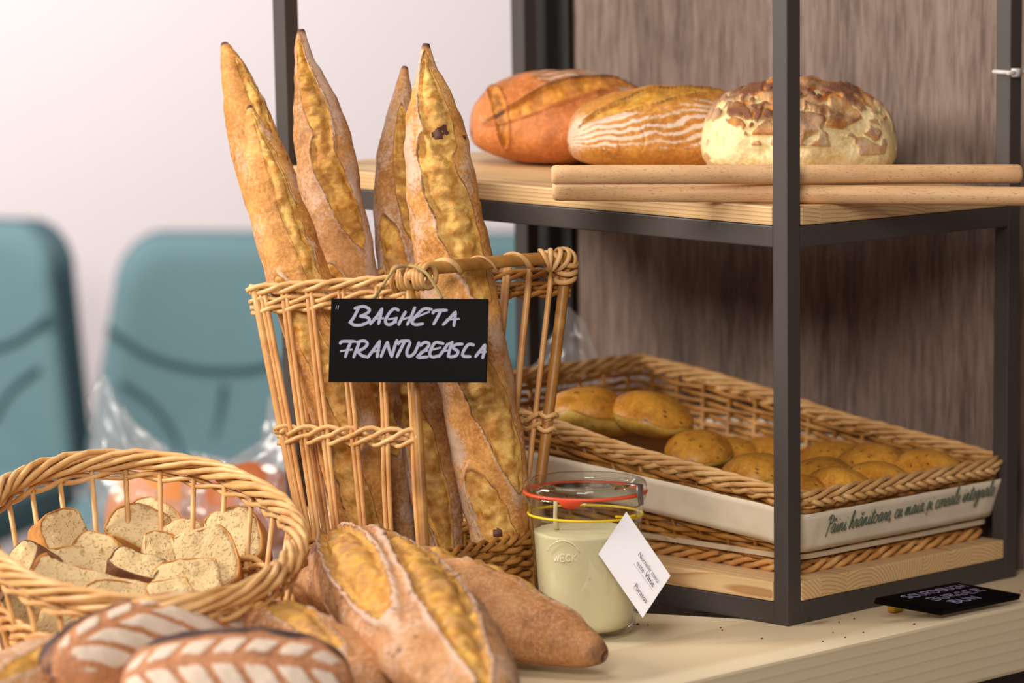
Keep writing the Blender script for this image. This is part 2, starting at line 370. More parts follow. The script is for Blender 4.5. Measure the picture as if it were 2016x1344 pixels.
def chair():
    root = empty('conference_chair', (0, 0, 0), None, 'chair', None)
    Z0, HB, K = .40, .52, .16
    bow = lambda x: -.035*(x/.235)**2
    pb = pad(.56, .43, HB, .07, .09); pb.v = [Vector((v.x, v.y + v.z*K, v.z+Z0)) for v in pb.v]
    pb.build('backrest', TEAL, root)
    sh = pad(.57, .45, HB+.01, .06, .09); sh.v = [Vector((v.x, v.y+.08 + v.z*K, v.z+Z0-.01)) for v in sh.v]; sh.build('back_shell', MAUVE, root)
    def yf(x, z): return -.050 + (z-Z0)*K + bow(x)
    def seam(P):
        m_ = MB(); m_.tube([(p.x, yf(p.x, p.z), p.z) for p in spline([(x, 0, z) for x, z in P], 30)], .0055, 6); m_.build('seam', SEAM, root)
    seam([(-.225, .755), (-.15, .70), (-.06, .672), (0, .668), (.06, .672), (.15, .70), (.225, .755)])
    seam([(.0, .64), (-.012, .56), (-.03, .50)])
    seam([(-.20, .645), (-.14, .60), (-.095, .53), (-.085, .47)])
    seam([(.20, .645), (.14, .60), (.095, .53), (.085, .47)])
    st = MB(); st.box((-.27, -.52, .34), (.27, -.01, .44)); st.build('seat', TEAL, root, bevel=.035, bseg=4)
    for sx in (-1, 1):
        for y in (-.44, .02):
            l = MB(); l.tube([(sx*.24, y, .36), (sx*.26, y, 0)], .012, 8); l.build('leg', BLACK, root)
    return root
def copy_tree(o, parent=None):
    c = o.copy(); C.objects.link(c)
    if parent: c.parent = parent
    for ch in list(o.children): copy_tree(ch, c)
    return c
ch0 = chair()
def place_chair(o, px, py, depth, yawoff, label):
    p = at(px, py, depth); o.location = (p.x, p.y, FLZ)
    o.rotation_euler = (0, 0, math.atan2(side.y, side.x) + yawoff); o['label'] = label; o['group'] = 'teal conference chairs by the wall'
    return o
proto = ch0
CH = [(440, 700, 7.9, -.10, 'teal padded chair whose whole top edge shows left of the baguettes'),
      (-95, 700, 8.1, -.30, 'teal padded chair cut off by the left edge of the photo'),
      (1080, 700, 8.0, 0, 'teal padded chair glimpsed between the biggest baguette and the rack post')]
for i, (px, py, d, yo, lb) in enumerate(CH):
    o = proto if i == 0 else copy_tree(proto)
    place_chair(o, px, py, d, yo, lb)

# ------------------------------------------------------------------ counter and rear table
def slab(name, poly, z0, z1, m, parent=None, bevel=.004):
    n = len(poly); b = MB(); b.add([(x, y, z0) for x, y in poly]+[(x, y, z1) for x, y in poly],
        [tuple(range(n))[::-1], tuple(range(n, 2*n))]+[(i, (i+1) % n, n+(i+1) % n, n+i) for i in range(n)])
    return b.build(name, m, parent, smooth=False, bevel=bevel)
cnt = empty('serving_counter', (0, 0, FLZ), 'pale thick wooden counter carrying the baskets, loaves and rack', 'counter')
slab('worktop', [(-1.25, -.108), (1.0, -.108), (1.0, 0.03), (.02, .03), (-.215, .56), (-.27, .935), (-1.25, .935)], -.074, 0, COUNTER, cnt)
fr = MB(); fr.box((-1.2, -.085, -.13), (.98, -.045, -.0745)); fr.build('front_rail', STEEL, cnt, smooth=False, bevel=.003)
for x, y in ((-1.17, -.065), (.9, -.065), (-1.17, .88), (-.32, .88)):
    l = MB(); l.box((x-.02, y-.02, FLZ), (x+.02, y+.02, -.0745 if y > 0 else -.131)); l.build('leg', STEEL, cnt, smooth=False)
TW = flat('grey_table_top', (196, 188, 184), .5)
tb = empty('rear_table', (.5, 1.45, FLZ), 'low grey table behind the counter holding the bagged loaves', 'table')
slab('table_top', [onz(170, 1190, -.15).to_2d(), onz(1250, 1190, -.15).to_2d(), onz(1250, 1100, -.15).to_2d(), onz(170, 1100, -.15).to_2d()], -.18, -.15, TW, tb)
for x, y in [onz(a_, b_, -.15).to_2d() for a_, b_ in ((200, 1180), (1210, 1180), (1210, 1108), (200, 1108))]:
    l = MB(); l.box((x-.02, y-.02, FLZ), (x+.02, y+.02, -.18)); l.build('leg', BLACK, tb, smooth=False)

# ------------------------------------------------------------------ steel rack
T = .02; RX = .366; RYY = .735
rack = empty('display_rack', (0, 0, 0), 'dark steel open rack with two pine shelf boards, standing on the counter', 'rack')
def post(x, y, z0, z1):
    b = MB(); b.box((x, y, z0), (x+T, y+T, z1)); return b.build('post', STEEL, rack, smooth=False, bevel=.0014)
post(0, 0, .0, 1.0); post(0, RYY, -.15, 1.0); post(RX, 0, 0, 1.0); post(RX+.006, RYY, -.15, 1.0)
def rail(a, b_): b = MB(); b.box(a, b_); return b.build('rail', STEEL, rack, smooth=False, bevel=.0014)
for z0, z1 in ((.0005, .0233), (.3899, .4118)):
    rail((.0005, T, z0), (T-.0005, RYY, z1)); rail((T, .0005, z0), (RX, T-.0005, z1))
    rail((RX+.001, T, z0), (RX+T-.001, RYY, z1)); rail((T, RYY+.001, z0), (RX, RYY+T-.001, z1))
rail((.0005, T, .98), (T-.0005, RYY, .9995)); rail((T, .0005, .98), (RX, T-.0005, .9995))
BT0, BT1 = .0236, .0446
def board(z0, z1):
    b = MB(); b.box((.001, T+.0015, z0), (RX-.002, RYY-.0015, z1)); b.box((T+.001, -.0005, z0), (RX-.002, T+.0015, z1))
    vs = [(T+.0015, .0), (RX-.003, .0), (RX-.003, RYY+.018), (T+.0015, RYY+.018), (T+.0015, RYY-.0015), (.0008, RYY-.0015), (.0008, T+.0015), (T+.0015, T+.0015)]
    return slab('shelf_board', vs, z0, z1, BOARD, rack, bevel=.0022)
board(BT0, BT1); UB1 = .4312; board(.4121, UB1)

# cable tie round the right rear post
tie = MB(); q = ony(1985, 143, 0.0); zc = q.z
tie.tube([(RX-.002, -.0015, zc), (RX+T+.0015, -.0015, zc), (RX+T+.06, -.004, zc+.001)], .0024, 8, flat=1, ref=(0, 0, 1))
tie.tube([(RX-.002, -.0015, zc), (RX-.002, T+.002, zc)], .0024, 8)
tie.box((RX+.0005, -.0065, zc-.0045), (RX+.012, -.0005, zc+.0045))
tie.tube([(RX+.004, -.004, zc), (RX-.012, -.006, zc)], .0024, 8)
TIE = flat('white_nylon', (214, 208, 206), .4)
tag(tie.build('cable_tie', TIE), 'thin white cable tie round the right rear post of the rack', 'cable tie')

# partition behind the rack
def panelmat():
    n = NT('brown_woodgrain_laminate'); v = n.coord((1, 1, 1)); c = n.n('ShaderNodeTexCoord')
    def mp(s): x = n.n('ShaderNodeMapping'); x.inputs['Scale'].default_value = s; n.l(c.outputs['Object'], x.inputs[0]); return x.outputs[0]
    a = n.noise(mp((60, 170, 20)), 1, 4, .6); b = n.noise(mp((20, 34, 3)), 1, 3, .5); f = n.noise(mp((200, 420, 30)), 1, 2)
    col = n.ramp(n.math('ADD', n.math('MULTIPLY', a, .6), n.math('MULTIPLY', b, .4)), (.36, srgb(88, 72, 65)), (.5, srgb(122, 104, 95)), (.64, srgb(144, 125, 115)))
    col = n.mix(n.math('MULTIPLY', f, .3), col, srgb(88, 72, 62))
    n.base(col).rough(.6, .3); n.bump(a, .2, .002); return n.m
pt = empty('partition_panel', (.43, .2, FLZ), 'tall brown wood grain partition standing behind the rack', 'partition')
b = MB(); b.box((.425, -1.4, FLZ), (.445, .705, 1.4)); b.build('panel', panelmat(), pt, smooth=False)
b = MB(); b.box((.416, .7055, FLZ), (.447, .80, 1.4)); b.build('edge_frame', BLACK, pt, smooth=False)

# ------------------------------------------------------------------ beech dowels
def dowel(px0, py0, px1, py1, z0, z1, label):
    a = onz(px0, py0, z0); b_ = onz(px1, py1, z1); R = .0098; d = (b_-a).normalized(); n = 24; L = (b_-a).length
    b = MB(); pts = [a, a+d*.001, a+d*.004]+[a+d*(L*k/n) for k in range(1, n)]+[b_-d*.004, b_-d*.001, b_]
    b.tube(pts, [R*.72, R*.88, R]+[R]*(n-1)+[R, R*.88, R*.72], 32)
    return tag(b.build('wooden_dowel', BEECH), label, 'dowel')
ZD = UB1+.0099
dowel(1088, 376, 2060, 387, ZD, ZD, 'lower of the two round beech dowels lying across the upper shelf')
dowel(1086, 344, 2011, 342, ZD+.0202, ZD+.0202, 'upper of the two round beech dowels stacked across the upper shelf')

# ------------------------------------------------------------------ loaves
def loaf(name, spine, hw, hh, upv, fn, mat, nu=180, nv=88, under=.55, lump=.06, seed=0, parent=None):
    """spine: points; hw/hh(t): half width/height; fn(t,th,p)->(disp, score, flour, burn); th: 0=right side, pi/2 = top"""
    P = spline(spine, nu); N0 = Vector(upv).normalized(); V = []; A = {'score': [], 'flour': [], 'burn': []}
    L = sum((P[i+1]-P[i]).length for i in range(nu-1)); acc = 0
    for i in range(nu):
        t = i/(nu-1)
        T_ = (P[min(i+1, nu-1)]-P[max(i-1, 0)]).normalized(); N = (N0-T_*N0.dot(T_)).normalized(); B = T_.cross(N)
        w, h = hw(t), hh(t)
        for k in range(nv):
            th = 2*PI*k/nv; c, s = math.cos(th), math.sin(th)
            if s < 0: s2 = s*under if not callable(under) else s*under(t); ee = .78
            else: s2 = s; ee = 1
            cc = math.copysign(abs(c)**(.8 if s < 0 else 1), c)
            p = P[i] + B*(w*cc) + N*(h*s2)
            d, sc, fl, bu = fn(t, th, p)
            dr = (B*(cc*h) + N*(s2*w)); dr = dr.normalized() if dr.length > 1e-9 else N
            lf = fbm(p*28+Vector((seed, seed*1.7, 3)), 2)*lump*min(w, h)
            edge = min(1, min(t, 1-t)*14)
            V.append(p + dr*((d+lf)*edge)); A['score'].append(sc); A['flour'].append(fl); A['burn'].append(bu)
    F = [(i*nv+k, i*nv+(k+1) % nv, (i+1)*nv+(k+1) % nv, (i+1)*nv+k) for i in range(nu-1) for k in range(nv)]
    F += [tuple(range(nv)), tuple((nu-1)*nv+k for k in range(nv))[::-1]]
    me = mesh(name, V, F, mat, attrs=A)
    return put(name, me, parent)
def lens(t, th, tc, lt, thc, wth, slope=0.):
    a = (t-tc)/lt; b = (th-thc-slope*a)/wth
    return 1-a*a-b*b, a, b
toc = (CP-at(1000, 700, 4.05)).normalized()   # the side a baguette shows

def baguette(label, pts, mat, scores, floury=.15, seed=0, tipl=.065, left=0., right=0., marks=()):
    """pts: (px, py, half width px, depth), tip first; scores: (t, half length, angle, half angle, slope, ear side); angle 0 = left, pi/2 = front"""
    sp = [at(x, y, d) for x, y, w, d in pts]; n = len(pts)
    ts = [i/(n-1) for i in range(n)]; hws = [w*PM*d for x, y, w, d in pts]
    hw = lambda t: interp(t, ts, hws)
    def fn(t, th, p):
        s = 0; d = 0; ear = 0
        jag = .22*fbm(p*45+Vector((seed, 7, 0)), 3)
        for (tc, lt, thc, wth, sl, es) in scores:
            m, a, b = lens(t, th, tc, lt, thc, wth, sl); m += jag
            if m > -.6:
                s = max(s, sm(-.45, .55, m))
                ring = max(0, 1-abs(m+.05)/.30); side_ = sm(-.2, .6, b*es)
                d += ring*.0042*side_; ear = max(ear, ring*side_)
                if m > 0: d += -.0030*sm(0, .15, m)*(.4+.6*side_) + .0040*sm(.2, 1, m)
        q = p*62+Vector((seed, 0, 0)); nz = fbm(q, 4)
        d += nz*(.0008+.0040*sm(.4, .7, s)) + .0012*fbm(p*22+Vector((seed, 3, 3)), 2)
        fb = noise.noise(p*24+Vector((seed*3, 5, 1)))
        fl = floury + .20 + .50*fb + ear*.55 + left*sm(q0-.2, .35, th)*(.6+.8*fb) + right*sm(q0+.3, q0+1., th)*(.6+.8*fb)
        fl -= sm(.3, .6, s)*.8 - (0)
        bu = sm(tipl*1.25, tipl*.35, t)*.8 + ear*.10
        for mk, mr in marks:
            dm = (p-mk).length/mr
            if dm < 1.15: bu = 2; s *= sm(.9, 1.15, dm); fl = 0; d += .0022*sm(1.1, .5, dm)
        return d, s, fl, bu
    o = loaf('baguette', sp, hw, hw, toc, fn, mat, nu=420, nv=96, under=1.0, lump=.07, seed=seed)
    return tag(o, label, 'baguette', 'baguettes standing in the tall basket')
q = q0 = PI/2
baguette('baguette at the far left of the basket, its tip leaning furthest left',
    [(440,84,5,4.17),(447,100,12,4.17),(463,150,28,4.17),(482,210,40,4.17),(508,300,52,4.17),(540,390,56,4.17),(580,500,58,4.17),(625,640,58,4.17),(672,800,58,4.17),(715,960,54,4.17),(742,1090,44,4.17),(752,1140,26,4.17),(756,1160,6,4.17)],
    BAG, [(.28, .15, q+.75, .38, .1, 1), (.52, .1, q-.2, .45, .3, 1)], .08, 1)
baguette('shortest baguette with a blunt dark tip, in front at the basket left side',
    [(491,208,4,4.045),(495,222,10,4.045),(503,255,22,4.04),(516,300,38,4.04),(532,360,50,4.03),(550,430,56,4.03),(575,510,60,4.03),(606,600,63,4.03),(640,700,64,4.035),(676,810,66,4.04),(700,920,64,4.05),(716,1040,56,4.06),(724,1110,38,4.06),(728,1140,10,4.06)],
    BAG, [(.33, .25, q+.40, .30, .18, 1), (.62, .13, q-.15, .42, .4, 1), (.84, .12, q+.1, .5, .5, -1)], .16, 2, .06, right=.25)
baguette('baguette with the highest tip, a long open score below it',
    [(593,58,6,4.12),(594,75,11,4.12),(599,115,18,4.12),(610,160,31,4.12),(622,210,46,4.12),(634,270,55,4.12),(645,340,60,4.12),(658,420,62,4.12),(674,500,62,4.12),(697,600,62,4.12),(722,720,60,4.12),(746,850,56,4.12),(766,980,52,4.13),(786,1090,40,4.14),(792,1130,10,4.14)],
    BAG2, [(.235, .165, q-.12, .52, .25, 1), (.47, .11, q+.3, .5, .5, -1), (.70, .11, q, .5, .5, 1)], .22, 3, right=.6)
baguette('slim baguette half hidden behind the biggest one',
    [(797,130,4,4.17),(796,145,9,4.17),(793,190,20,4.17),(791,240,32,4.17),(789,300,46,4.17),(790,370,52,4.17),(794,450,54,4.17),(800,540,55,4.16),(812,640,56,4.15),(828,760,56,4.14),(846,880,56,4.13),(862,1000,50,4.12),(872,1100,38,4.11),(876,1140,8,4.11)],
    BAG2, [(.34, .16, q+.15, .42, .2, 1), (.56, .12, q-.2, .5, .5, 1), (.82, .13, q-.1, .6, .5, -1)], .30, 4, left=.35)
baguette('biggest baguette, dark tipped, standing at the basket right side',
    [(839,86,6,4.04),(839,104,11,4.04),(842,140,20,4.04),(847,180,38,4.04),(852,225,52,4.04),(860,290,63,4.04),(870,370,70,4.04),(884,460,73,4.045),(900,560,74,4.05),(920,660,73,4.055),(938,760,72,4.06),(955,850,72,4.06),(970,950,68,4.065),(982,1050,58,4.07),(990,1130,40,4.07),(993,1160,10,4.07)],
    BAG, [(.22, .15, q+.05, .62, .25, -1), (.44, .13, q+.25, .60, .5, -1), (.69, .13, q+.25, .55, .6, -1), (.88, .10, q+.1, .6, .6, -1)], .18, 5, left=.55, right=.2, marks=[(at(862, 264, 4.008), .0050), (at(866, 256, 4.007), .0042), (at(878, 250, 4.009), .0050), (at(882, 258, 4.010), .0040), (at(980, 1049, 4.04), .0040), (at(912, 270, 4.03), .002)])

# scored dark loaves in the foreground ------------------------------------------------
def loaf_e(name, p0, p1, W_, H_, fn, mat, label, pow_=2.2, tip=.0, z0=0, cat='loaf', group=None, **kw):
    """loaf from end p0 to end p1 on its base; superellipse plan"""
    sp = [p0+(p1-p0)*t for t in (0, .25, .5, .75, 1)]
    pr = lambda t: max(.02+tip*0, (1-abs(2*t-1)**pow_)**(1/pow_))
    o = loaf(name, sp, lambda t: W_/2*pr(t), lambda t: H_*(.25+.75*pr(t)) if H_ > 0 else 0, (0, 0, 1), fn, mat, **kw)
    return tag(o, label, cat, group)
def score_fn(scores, fl0=.35, amp=.004, seed=0, burn0=0, rough_=.0016, ear=1, spots=0):
    def fn(t, th, p):
        s = 0; d = 0; e_ = 0
        for (tc, lt, thc, wth, sl) in scores:
            m, a, b = lens(t, th, tc, lt, thc, wth, sl)
            m += .20*fbm(p*40+Vector((seed, 7, 0)), 3)
            if m > -.6:
                s = max(s, sm(-.45, .55, m)); ring = max(0, 1-abs(m+.12)/.34)
                d += ring*amp*.8*ear; e_ = max(e_, ring)
                if m > 0: d += -amp*.9*sm(0, .2, m) + amp*1.3*sm(.2, 1, m)
        d += fbm(p*60+Vector((seed, 0, 0)), 4)*(.0006+rough_*sm(.4, .7, s))
        fl = fl0 + .35*noise.noise(p*22+Vector((seed, 2, 2))) + .6*e_ - sm(.35, .6, s)*.9
        bu = burn0*sm(.1, .0, min(t, 1-t)) + .12*e_*sm(.1, .4, noise.noise(p*30))
        if spots and noise.noise(p*130+Vector((seed, 9, 4))) > .60: bu = .8; d += .001
        return d, s, fl, bu
    return fn
# pointed loaf behind
a = onz(566, 1158, .052); b2 = onz(1190, 1292, .022)
f2 = score_fn([(.66, .2, q+.35, .30, .2), (.42, .2, q+.1, .4, .2)], .22, .004, 11, .6, spots=0)
mid = (a+b2)/2
sp = [a, a+(b2-a)*.25+Vector((0, 0, .012)), mid+Vector((0, 0, .018)), a+(b2-a)*.75+Vector((0, 0, .010)), b2]
o = loaf('pointed_loaf', sp, lambda t: .006+.043*(math.sin(PI*t)**.72), lambda t: .006+.043*(math.sin(PI*t)**.72), (0, 0, 1), f2, RYE, nu=200, nv=90, under=.8, seed=11)
tag(o, 'long pointed brown loaf lying behind the big scored loaf, one tip beside the jar', 'loaf')
# big scored loaf in the middle
a = onz(664, 1078, .090); b2 = onz(968, 1400, .045)
f1 = score_fn([(.33, .34, q-.62, .44, -.25), (.58, .44, q+.22, .42, -.35)], .50, .0060, 5, 0, .0040, spots=1)
o = loaf('scored_loaf', [a, a+(b2-a)*.25+Vector((0, 0, .006)), (a+b2)/2+Vector((0, 0, .008)), a+(b2-a)*.75+Vector((0, 0, .004)), b2],
         lambda t: .062*max(.06, (1-abs(2*t-1)**2.3)**(1/2.0)), lambda t: .050*max(.08, (1-abs(2*t-1)**2.3)**(1/2.0)), (0, 0, 1), f1, RYE, nu=260, nv=140, under=.8, seed=5)
tag(o, 'big floury loaf with two wide torn yellow scores, front centre on the counter', 'loaf')
# lower left loaf
a = onz(452, 1228, .058); b2 = onz(735, 1352, .036)
f3 = score_fn([(.30, .27, q+.5, .34, -.2), (.48, .34, q-.15, .30, -.2)], .4, .004, 8, 0, .002)
o = loaf('scored_loaf', [a, a+(b2-a)*.5, b2], lambda t: .052*max(.08, (1-abs(2*t-1)**2.3)**.5), lambda t: .040*max(.08, (1-abs(2*t-1)**2.3)**.5), (0, 0, 1), f3, RYE, nu=200, nv=110, under=.95, seed=8)
tag(o, 'small scored loaf with one white flour ridge, tucked under the big scored loaf', 'loaf')
# leaf patterned loaves
def leaf_fn(n_, seed, ph=0.):
    def fn(t, th, p):
        v = (th-q)/1.15; av = abs(v)
        x = (t*n_ - av*1.5 + ph); fr_ = x-math.floor(x)
        lim = .46 if v > 0 else 1.0; petal = sm(.05, .24, fr_+.05*noise.noise(p*60))*sm(.99, .80, fr_)*sm(.03, .14, av)*sm(lim, lim-.16, av)*sm(.02, .1, t)*sm(.98, .9, t)
        groove = 1-petal
        rim = sm(.38, .52, av)*sm(1.4, 1.15, av)*(1 if v > 0 else .2)
        d = .0016*petal-.0006 + fbm(p*55+Vector((seed, 0, 0)), 2)*.0008 + rim*.003
        fl = 1.35*petal*(.85+.2*noise.noise(p*30)) - (0 if petal > .3 else .1)
        bu = rim*(.75+.6*noise.noise(p*45+Vector((seed, 1, 1))))
        return d, .0+.55*sm(1.5, 2.2, av)*sm(.0, .3, noise.noise(p*20)), fl, bu
    return fn
def leafloaf(pa, za, pb, zb, W_, H_, n_, seed, label, ph=0.):
    a = onz(*pa, za); b2 = onz(*pb, zb)
    pr = lambda t: max(.05, (1-abs(2*t-1)**2.2)**(1/2.1))
    o = loaf('leaf_scored_loaf', [a, (a+b2)/2, b2], lambda t: W_*pr(t), lambda t: H_*pr(t), Vector((0, 0, 1))-fw*1.0, leaf_fn(n_, seed, ph), LEAF, nu=220, nv=120, under=.9, seed=seed, lump=.03)
    return tag(o, label, 'loaf', 'loaves with a floury leaf pattern')
leafloaf((235, 1372), .048, (698, 1366), .048, .062, .052, 8, 21, 'front loaf with white leaf shaped flour cuts, cut off by the bottom edge')
leafloaf((105, 1338), .06, (480, 1232), .06, .050, .048, 7, 22, 'loaf with white leaf shaped flour cuts, behind and left of the front one', .4)
a = onz(-60, 1400, .04); b2 = onz(225, 1300, .04)
o = loaf('floury_loaf', [a, (a+b2)/2, b2], lambda t: .045*max(.06, (1-abs(2*t-1)**2.3)**.5), lambda t: .042*max(.06, (1-abs(2*t-1)**2.3)**.5), (0, 0, 1),
         score_fn([(.5, .4, q-.5, .3, 0)], .55, .003, 31, 0, .002), RYE, nu=120, nv=80, under=.9, seed=31)
tag(o, 'blurred floury loaf in the bottom left corner below the chunk basket', 'loaf')

# ------------------------------------------------------------------ loaves on the upper shelf
def country(label, cx, cy, rx, ry, H_, ang, fn, mat, seed, name='country_loaf', z0=None):
    z0 = UB1 if z0 is None else z0
    d = Vector((math.cos(ang), math.sin(ang), 0)); c = Vector((cx, cy, z0+H_*.34))
    a = c-d*rx; b2 = c+d*rx
    pr = lambda t: max(.03, (1-abs(2*t-1)**2.3)**(1/2.2))
    o = loaf(name, [a+(b2-a)*k/6 for k in range(7)], lambda t: ry*pr(t), lambda t: (H_*.66)*pr(t), (0, 0, 1), fn, mat, nu=250, nv=280, under=lambda t: .34/.66, seed=seed, lump=.05)
    return tag(o, label, 'loaf')
def fnA(t, th, p):
    th = (PI-th) % (2*PI)      # th now: pi/2 top, larger = side shown
    jag = .18*fbm(p*30, 3)
    m, a_, b_ = lens(t, th, .52, .44, q+.70, .22, -.55); m += jag; s_ = sm(-.45, .55, m); ring = max(0, 1-abs(m+.05)/.25)
    m2, a2, b2_ = lens(t, th, .13, .035, q+1.0, 1.0, .6); m2 += jag*.6; s2_ = sm(-.45, .55, m2)*.9; ring2 = max(0, 1-abs(m2)/.5)*.6
    top = sm(.95, .6, abs(th-q+.15))*sm(.22, .4, t)*(1-sm(.3, .6, s_))
    wav = .5+.5*math.sin(th*30+t*10+fbm(p*26)*3)
    fl = .18+.35*noise.noise(p*28)+top*(.2+.75*wav) - sm(.3, .6, max(s_, s2_))*.8
    bu = ring*.55*sm(.2, -.4, b_) + .5*sm(.2, 1, m2) + top*(.55-.3*wav) + .8*sm(.95, .99, t) + ring2*.2
    sc = max(s_, s2_)
    return -.0035*sm(.45, .6, sc) + (ring+ring2)*.0035 + fbm(p*45, 3)*.0008*(1+2.5*sm(.4, .7, sc)), sc, fl, bu
TOPA = onx(1175, 230, .235)
country('brown country loaf with a dark floury ridged top, leftmost on the upper shelf', .258, .562, .105, .088, .106, math.radians(-38), fnA, ROUND_A, 41)
def fnB(t, th, p):
    th = (PI-th) % (2*PI)
    jag = .18*fbm(p*30, 3)
    m, a_, b_ = lens(t, th, .46, .42, q+.48, .22, -.45); m += jag; s_ = sm(-.45, .55, m); ring = max(0, 1-abs(m+.05)/.25)
    side_ = sm(q+.45, q+.75, th)*sm(q+1.9, q+1.3, th)*(1-sm(.3, .6, s_))
    ln = sm(.2, .8, .5+.5*math.sin((th+fbm(p*30)*.10+t*.4)*42))
    fl = side_*(.10+.95*ln)*(.85+.9*noise.noise(p*24+Vector((3, 1, 0)))) + .12 + sm(.16, .03, t)*.5
    crack = sm(.06, .0, abs(noise.noise(p*22+Vector((9, 0, 0)))))*side_
    return -.0035*sm(.45, .6, s_)+ring*.0035+fbm(p*45, 3)*.0007*(1+2.5*sm(.4, .7, s_))-.0012*crack, s_, fl-sm(.3, .6, s_)*.8, ring*.6*sm(-.2, .6, b_)+.35*crack+.35*side_*sm(q+.55, q+.3, th)
country('golden loaf with white flour stripes, middle of the three on the upper shelf', .250, .392, .112, .084, .096, math.radians(-42), fnB, ROUND_B, 42)
def fnT(t, th, p):
    c1 = noise.cell(p*1.0)
    w = p*24 + Vector((fbm(p*30), fbm(p*30+Vector((5, 0, 0))), fbm(p*30+Vector((0, 5, 0)))))*.5
    dd, pp = noise.voronoi(w); e_ = dd[1]-dd[0]
    hsh = noise.noise(Vector(pp[0])*3.7)
    topness = sm(-.1, .95, math.sin(th)*min(1, (1-abs(2*t-1))*2.0))
    plate = sm(.06, .13, e_)*(1 if hsh > (.30-1.05*topness) else 0)
    gold = sm(.0, .35, noise.noise(p*17+Vector((2, 0, 0)))+.9*topness-.25)
    d = plate*.0052 + fbm(p*45, 4)*.0026
    sc = max(plate*(1 if hsh < .22 else .6), gold*(.62 if noise.noise(p*60) > -.25 else .3))
    return d, sc, plate*(.75 if hsh > .10 else .2), plate*(.62 if hsh > .0 else .3)*(.35+topness)+.5*topness*sm(-.1, .3, noise.noise(p*28+Vector((1, 1, 8))))
country('round crackled tiger loaf with pale sides, rightmost on the upper shelf', .262, .210, .106, .098, .108, math.radians(-55), fnT, TIGER, 43, name='tiger_loaf')

# ------------------------------------------------------------------ tall basket
ZW = .08
bL, bF, bR = onz(600, 1075, ZW), onz(838, 1106, ZW), onz(1050, 1062, ZW); bB = bL+bR-bF
tL, tF, tR = at(500, 572, 4.00), at(806, 552, 3.94), at(1117, 516, 4.07); tB = at(835, 528, 4.19)
def lerp(a, b, t): return a+(b-a)*t
tbk = empty('tall_wicker_basket', ((bL+bR)/2).to_2d().to_3d(), 'tall open wicker basket holding the baguettes, with a wrapped cane across its front', 'basket')
def down(top, wv): # extends to the counter
    k = (0-wv.z)/(wv.z-top.z); return wv+(wv-top)*k*.8 if False else Vector((wv.x+(wv.x-top.x)*ZW/(top.z-wv.z)*.5, wv.y+(wv.y-top.y)*ZW/(top.z-wv.z)*.5, .004))
def stake(t_top, t_bot, rr, n_=1, gap=.0042, along=None, nm='stake'):
    b = MB()
    for k in range(n_):
        off = (along*(gap*(k-(n_-1)/2))) if along else Vector()
        j = Vector((rnd.uniform(-1, 1), rnd.uniform(-1, 1), 0))*.0008
        bot = Vector((t_bot.x, t_bot.y, ZW)); e_ = down(t_top, bot)
        m1 = lerp(t_top, bot, .5)+off*1.1+j
        b.tube(spline([t_top+off, lerp(t_top, bot, .25)+off+j, m1, lerp(t_top, bot, .75)+off-j, bot+off, e_+off], 16), rr, 8)
    return b.build(nm, WICK, tbk)
dFL = (tL-tF).normalized(); dBR = (tB-tR).normalized(); dLB = (tB-tL).normalized()
for xt, xb, n_ in ((512, 605, 3), (560, 626, 2), (609, 667, 2), (672, 720, 2), (746, 769, 2), (793, 826, 1)):
    stake(lerp(tL, tF, (xt-500)/306), lerp(bL, bF, (xb-600)/238), .0024, n_, .0050, dFL)
for k, (ft, fb_) in enumerate(((.10, .10), (.25, .24), (.41, .42), (.62, .62), (.82, .82))):
    stake(lerp(tR, tB, ft), lerp(bR, bB, fb_), .0030 if k != 1 else .0036, 2 if k == 2 else 1, .005, dBR)
for ft in (.2, .4, .6, .8): stake(lerp(tL, tB, ft), lerp(bL, bB, ft), .0026, 2, .005, dLB)
for t_, b_, r_ in ((tF, bF, .0050), (tR, bR, .0058), (tB, bB, .005), (tL, bL, .0040)):
    st_ = MB(); e_ = down(t_, b_); st_.tube(spline([t_+Vector((0, 0, .004)), lerp(t_, b_, .5), b_, e_], 12), r_, 10); st_.build('corner_post', WICKD if r_ > .0045 else WICK, tbk)
def rope(b, path, ns, R, r, pitch, flat_=1.0, closed=False, jit=.15, nper=9, n=7, phase=0):
    """ns strands wound round a path"""
    P = [Vector(p) for p in path]; L = [0]
    for i in range(1, len(P)): L.append(L[-1]+(P[i]-P[i-1]).length)
    tot = L[-1]; m = max(8, int(tot/pitch*nper*1.0))
    xs = [p.x for p in P]; ys = [p.y for p in P]; zs = [p.z for p in P]
    for s in range(ns):
        pts = []; ph = 2*PI*s/ns + phase + rnd.uniform(-.2, .2)
        for i in range(m+1):
            l = tot*i/m; c = Vector((np.interp(l, L, xs), np.interp(l, L, ys), np.interp(l, L, zs)))
            l2 = min(tot, l+.002); l1 = max(0, l-.002)
            T_ = Vector((np.interp(l2, L, xs)-np.interp(l1, L, xs), np.interp(l2, L, ys)-np.interp(l1, L, ys), np.interp(l2, L, zs)-np.interp(l1, L, zs))).normalized()
            N = Vector((0, 0, 1))-T_*T_.z; N.normalize(); B = T_.cross(N)
            a = ph + 2*PI*l/pitch; jr = 1+jit*noise.noise(c*60+Vector((s*9, 0, 0)))
            pts.append(c+N*(R*flat_*math.sin(a)*jr)+B*(R*math.cos(a)*jr))
        b.tube(pts, [r*(1+.12*noise.noise(p*40+Vector((s*5, 1, 0)))) for p in pts], n)
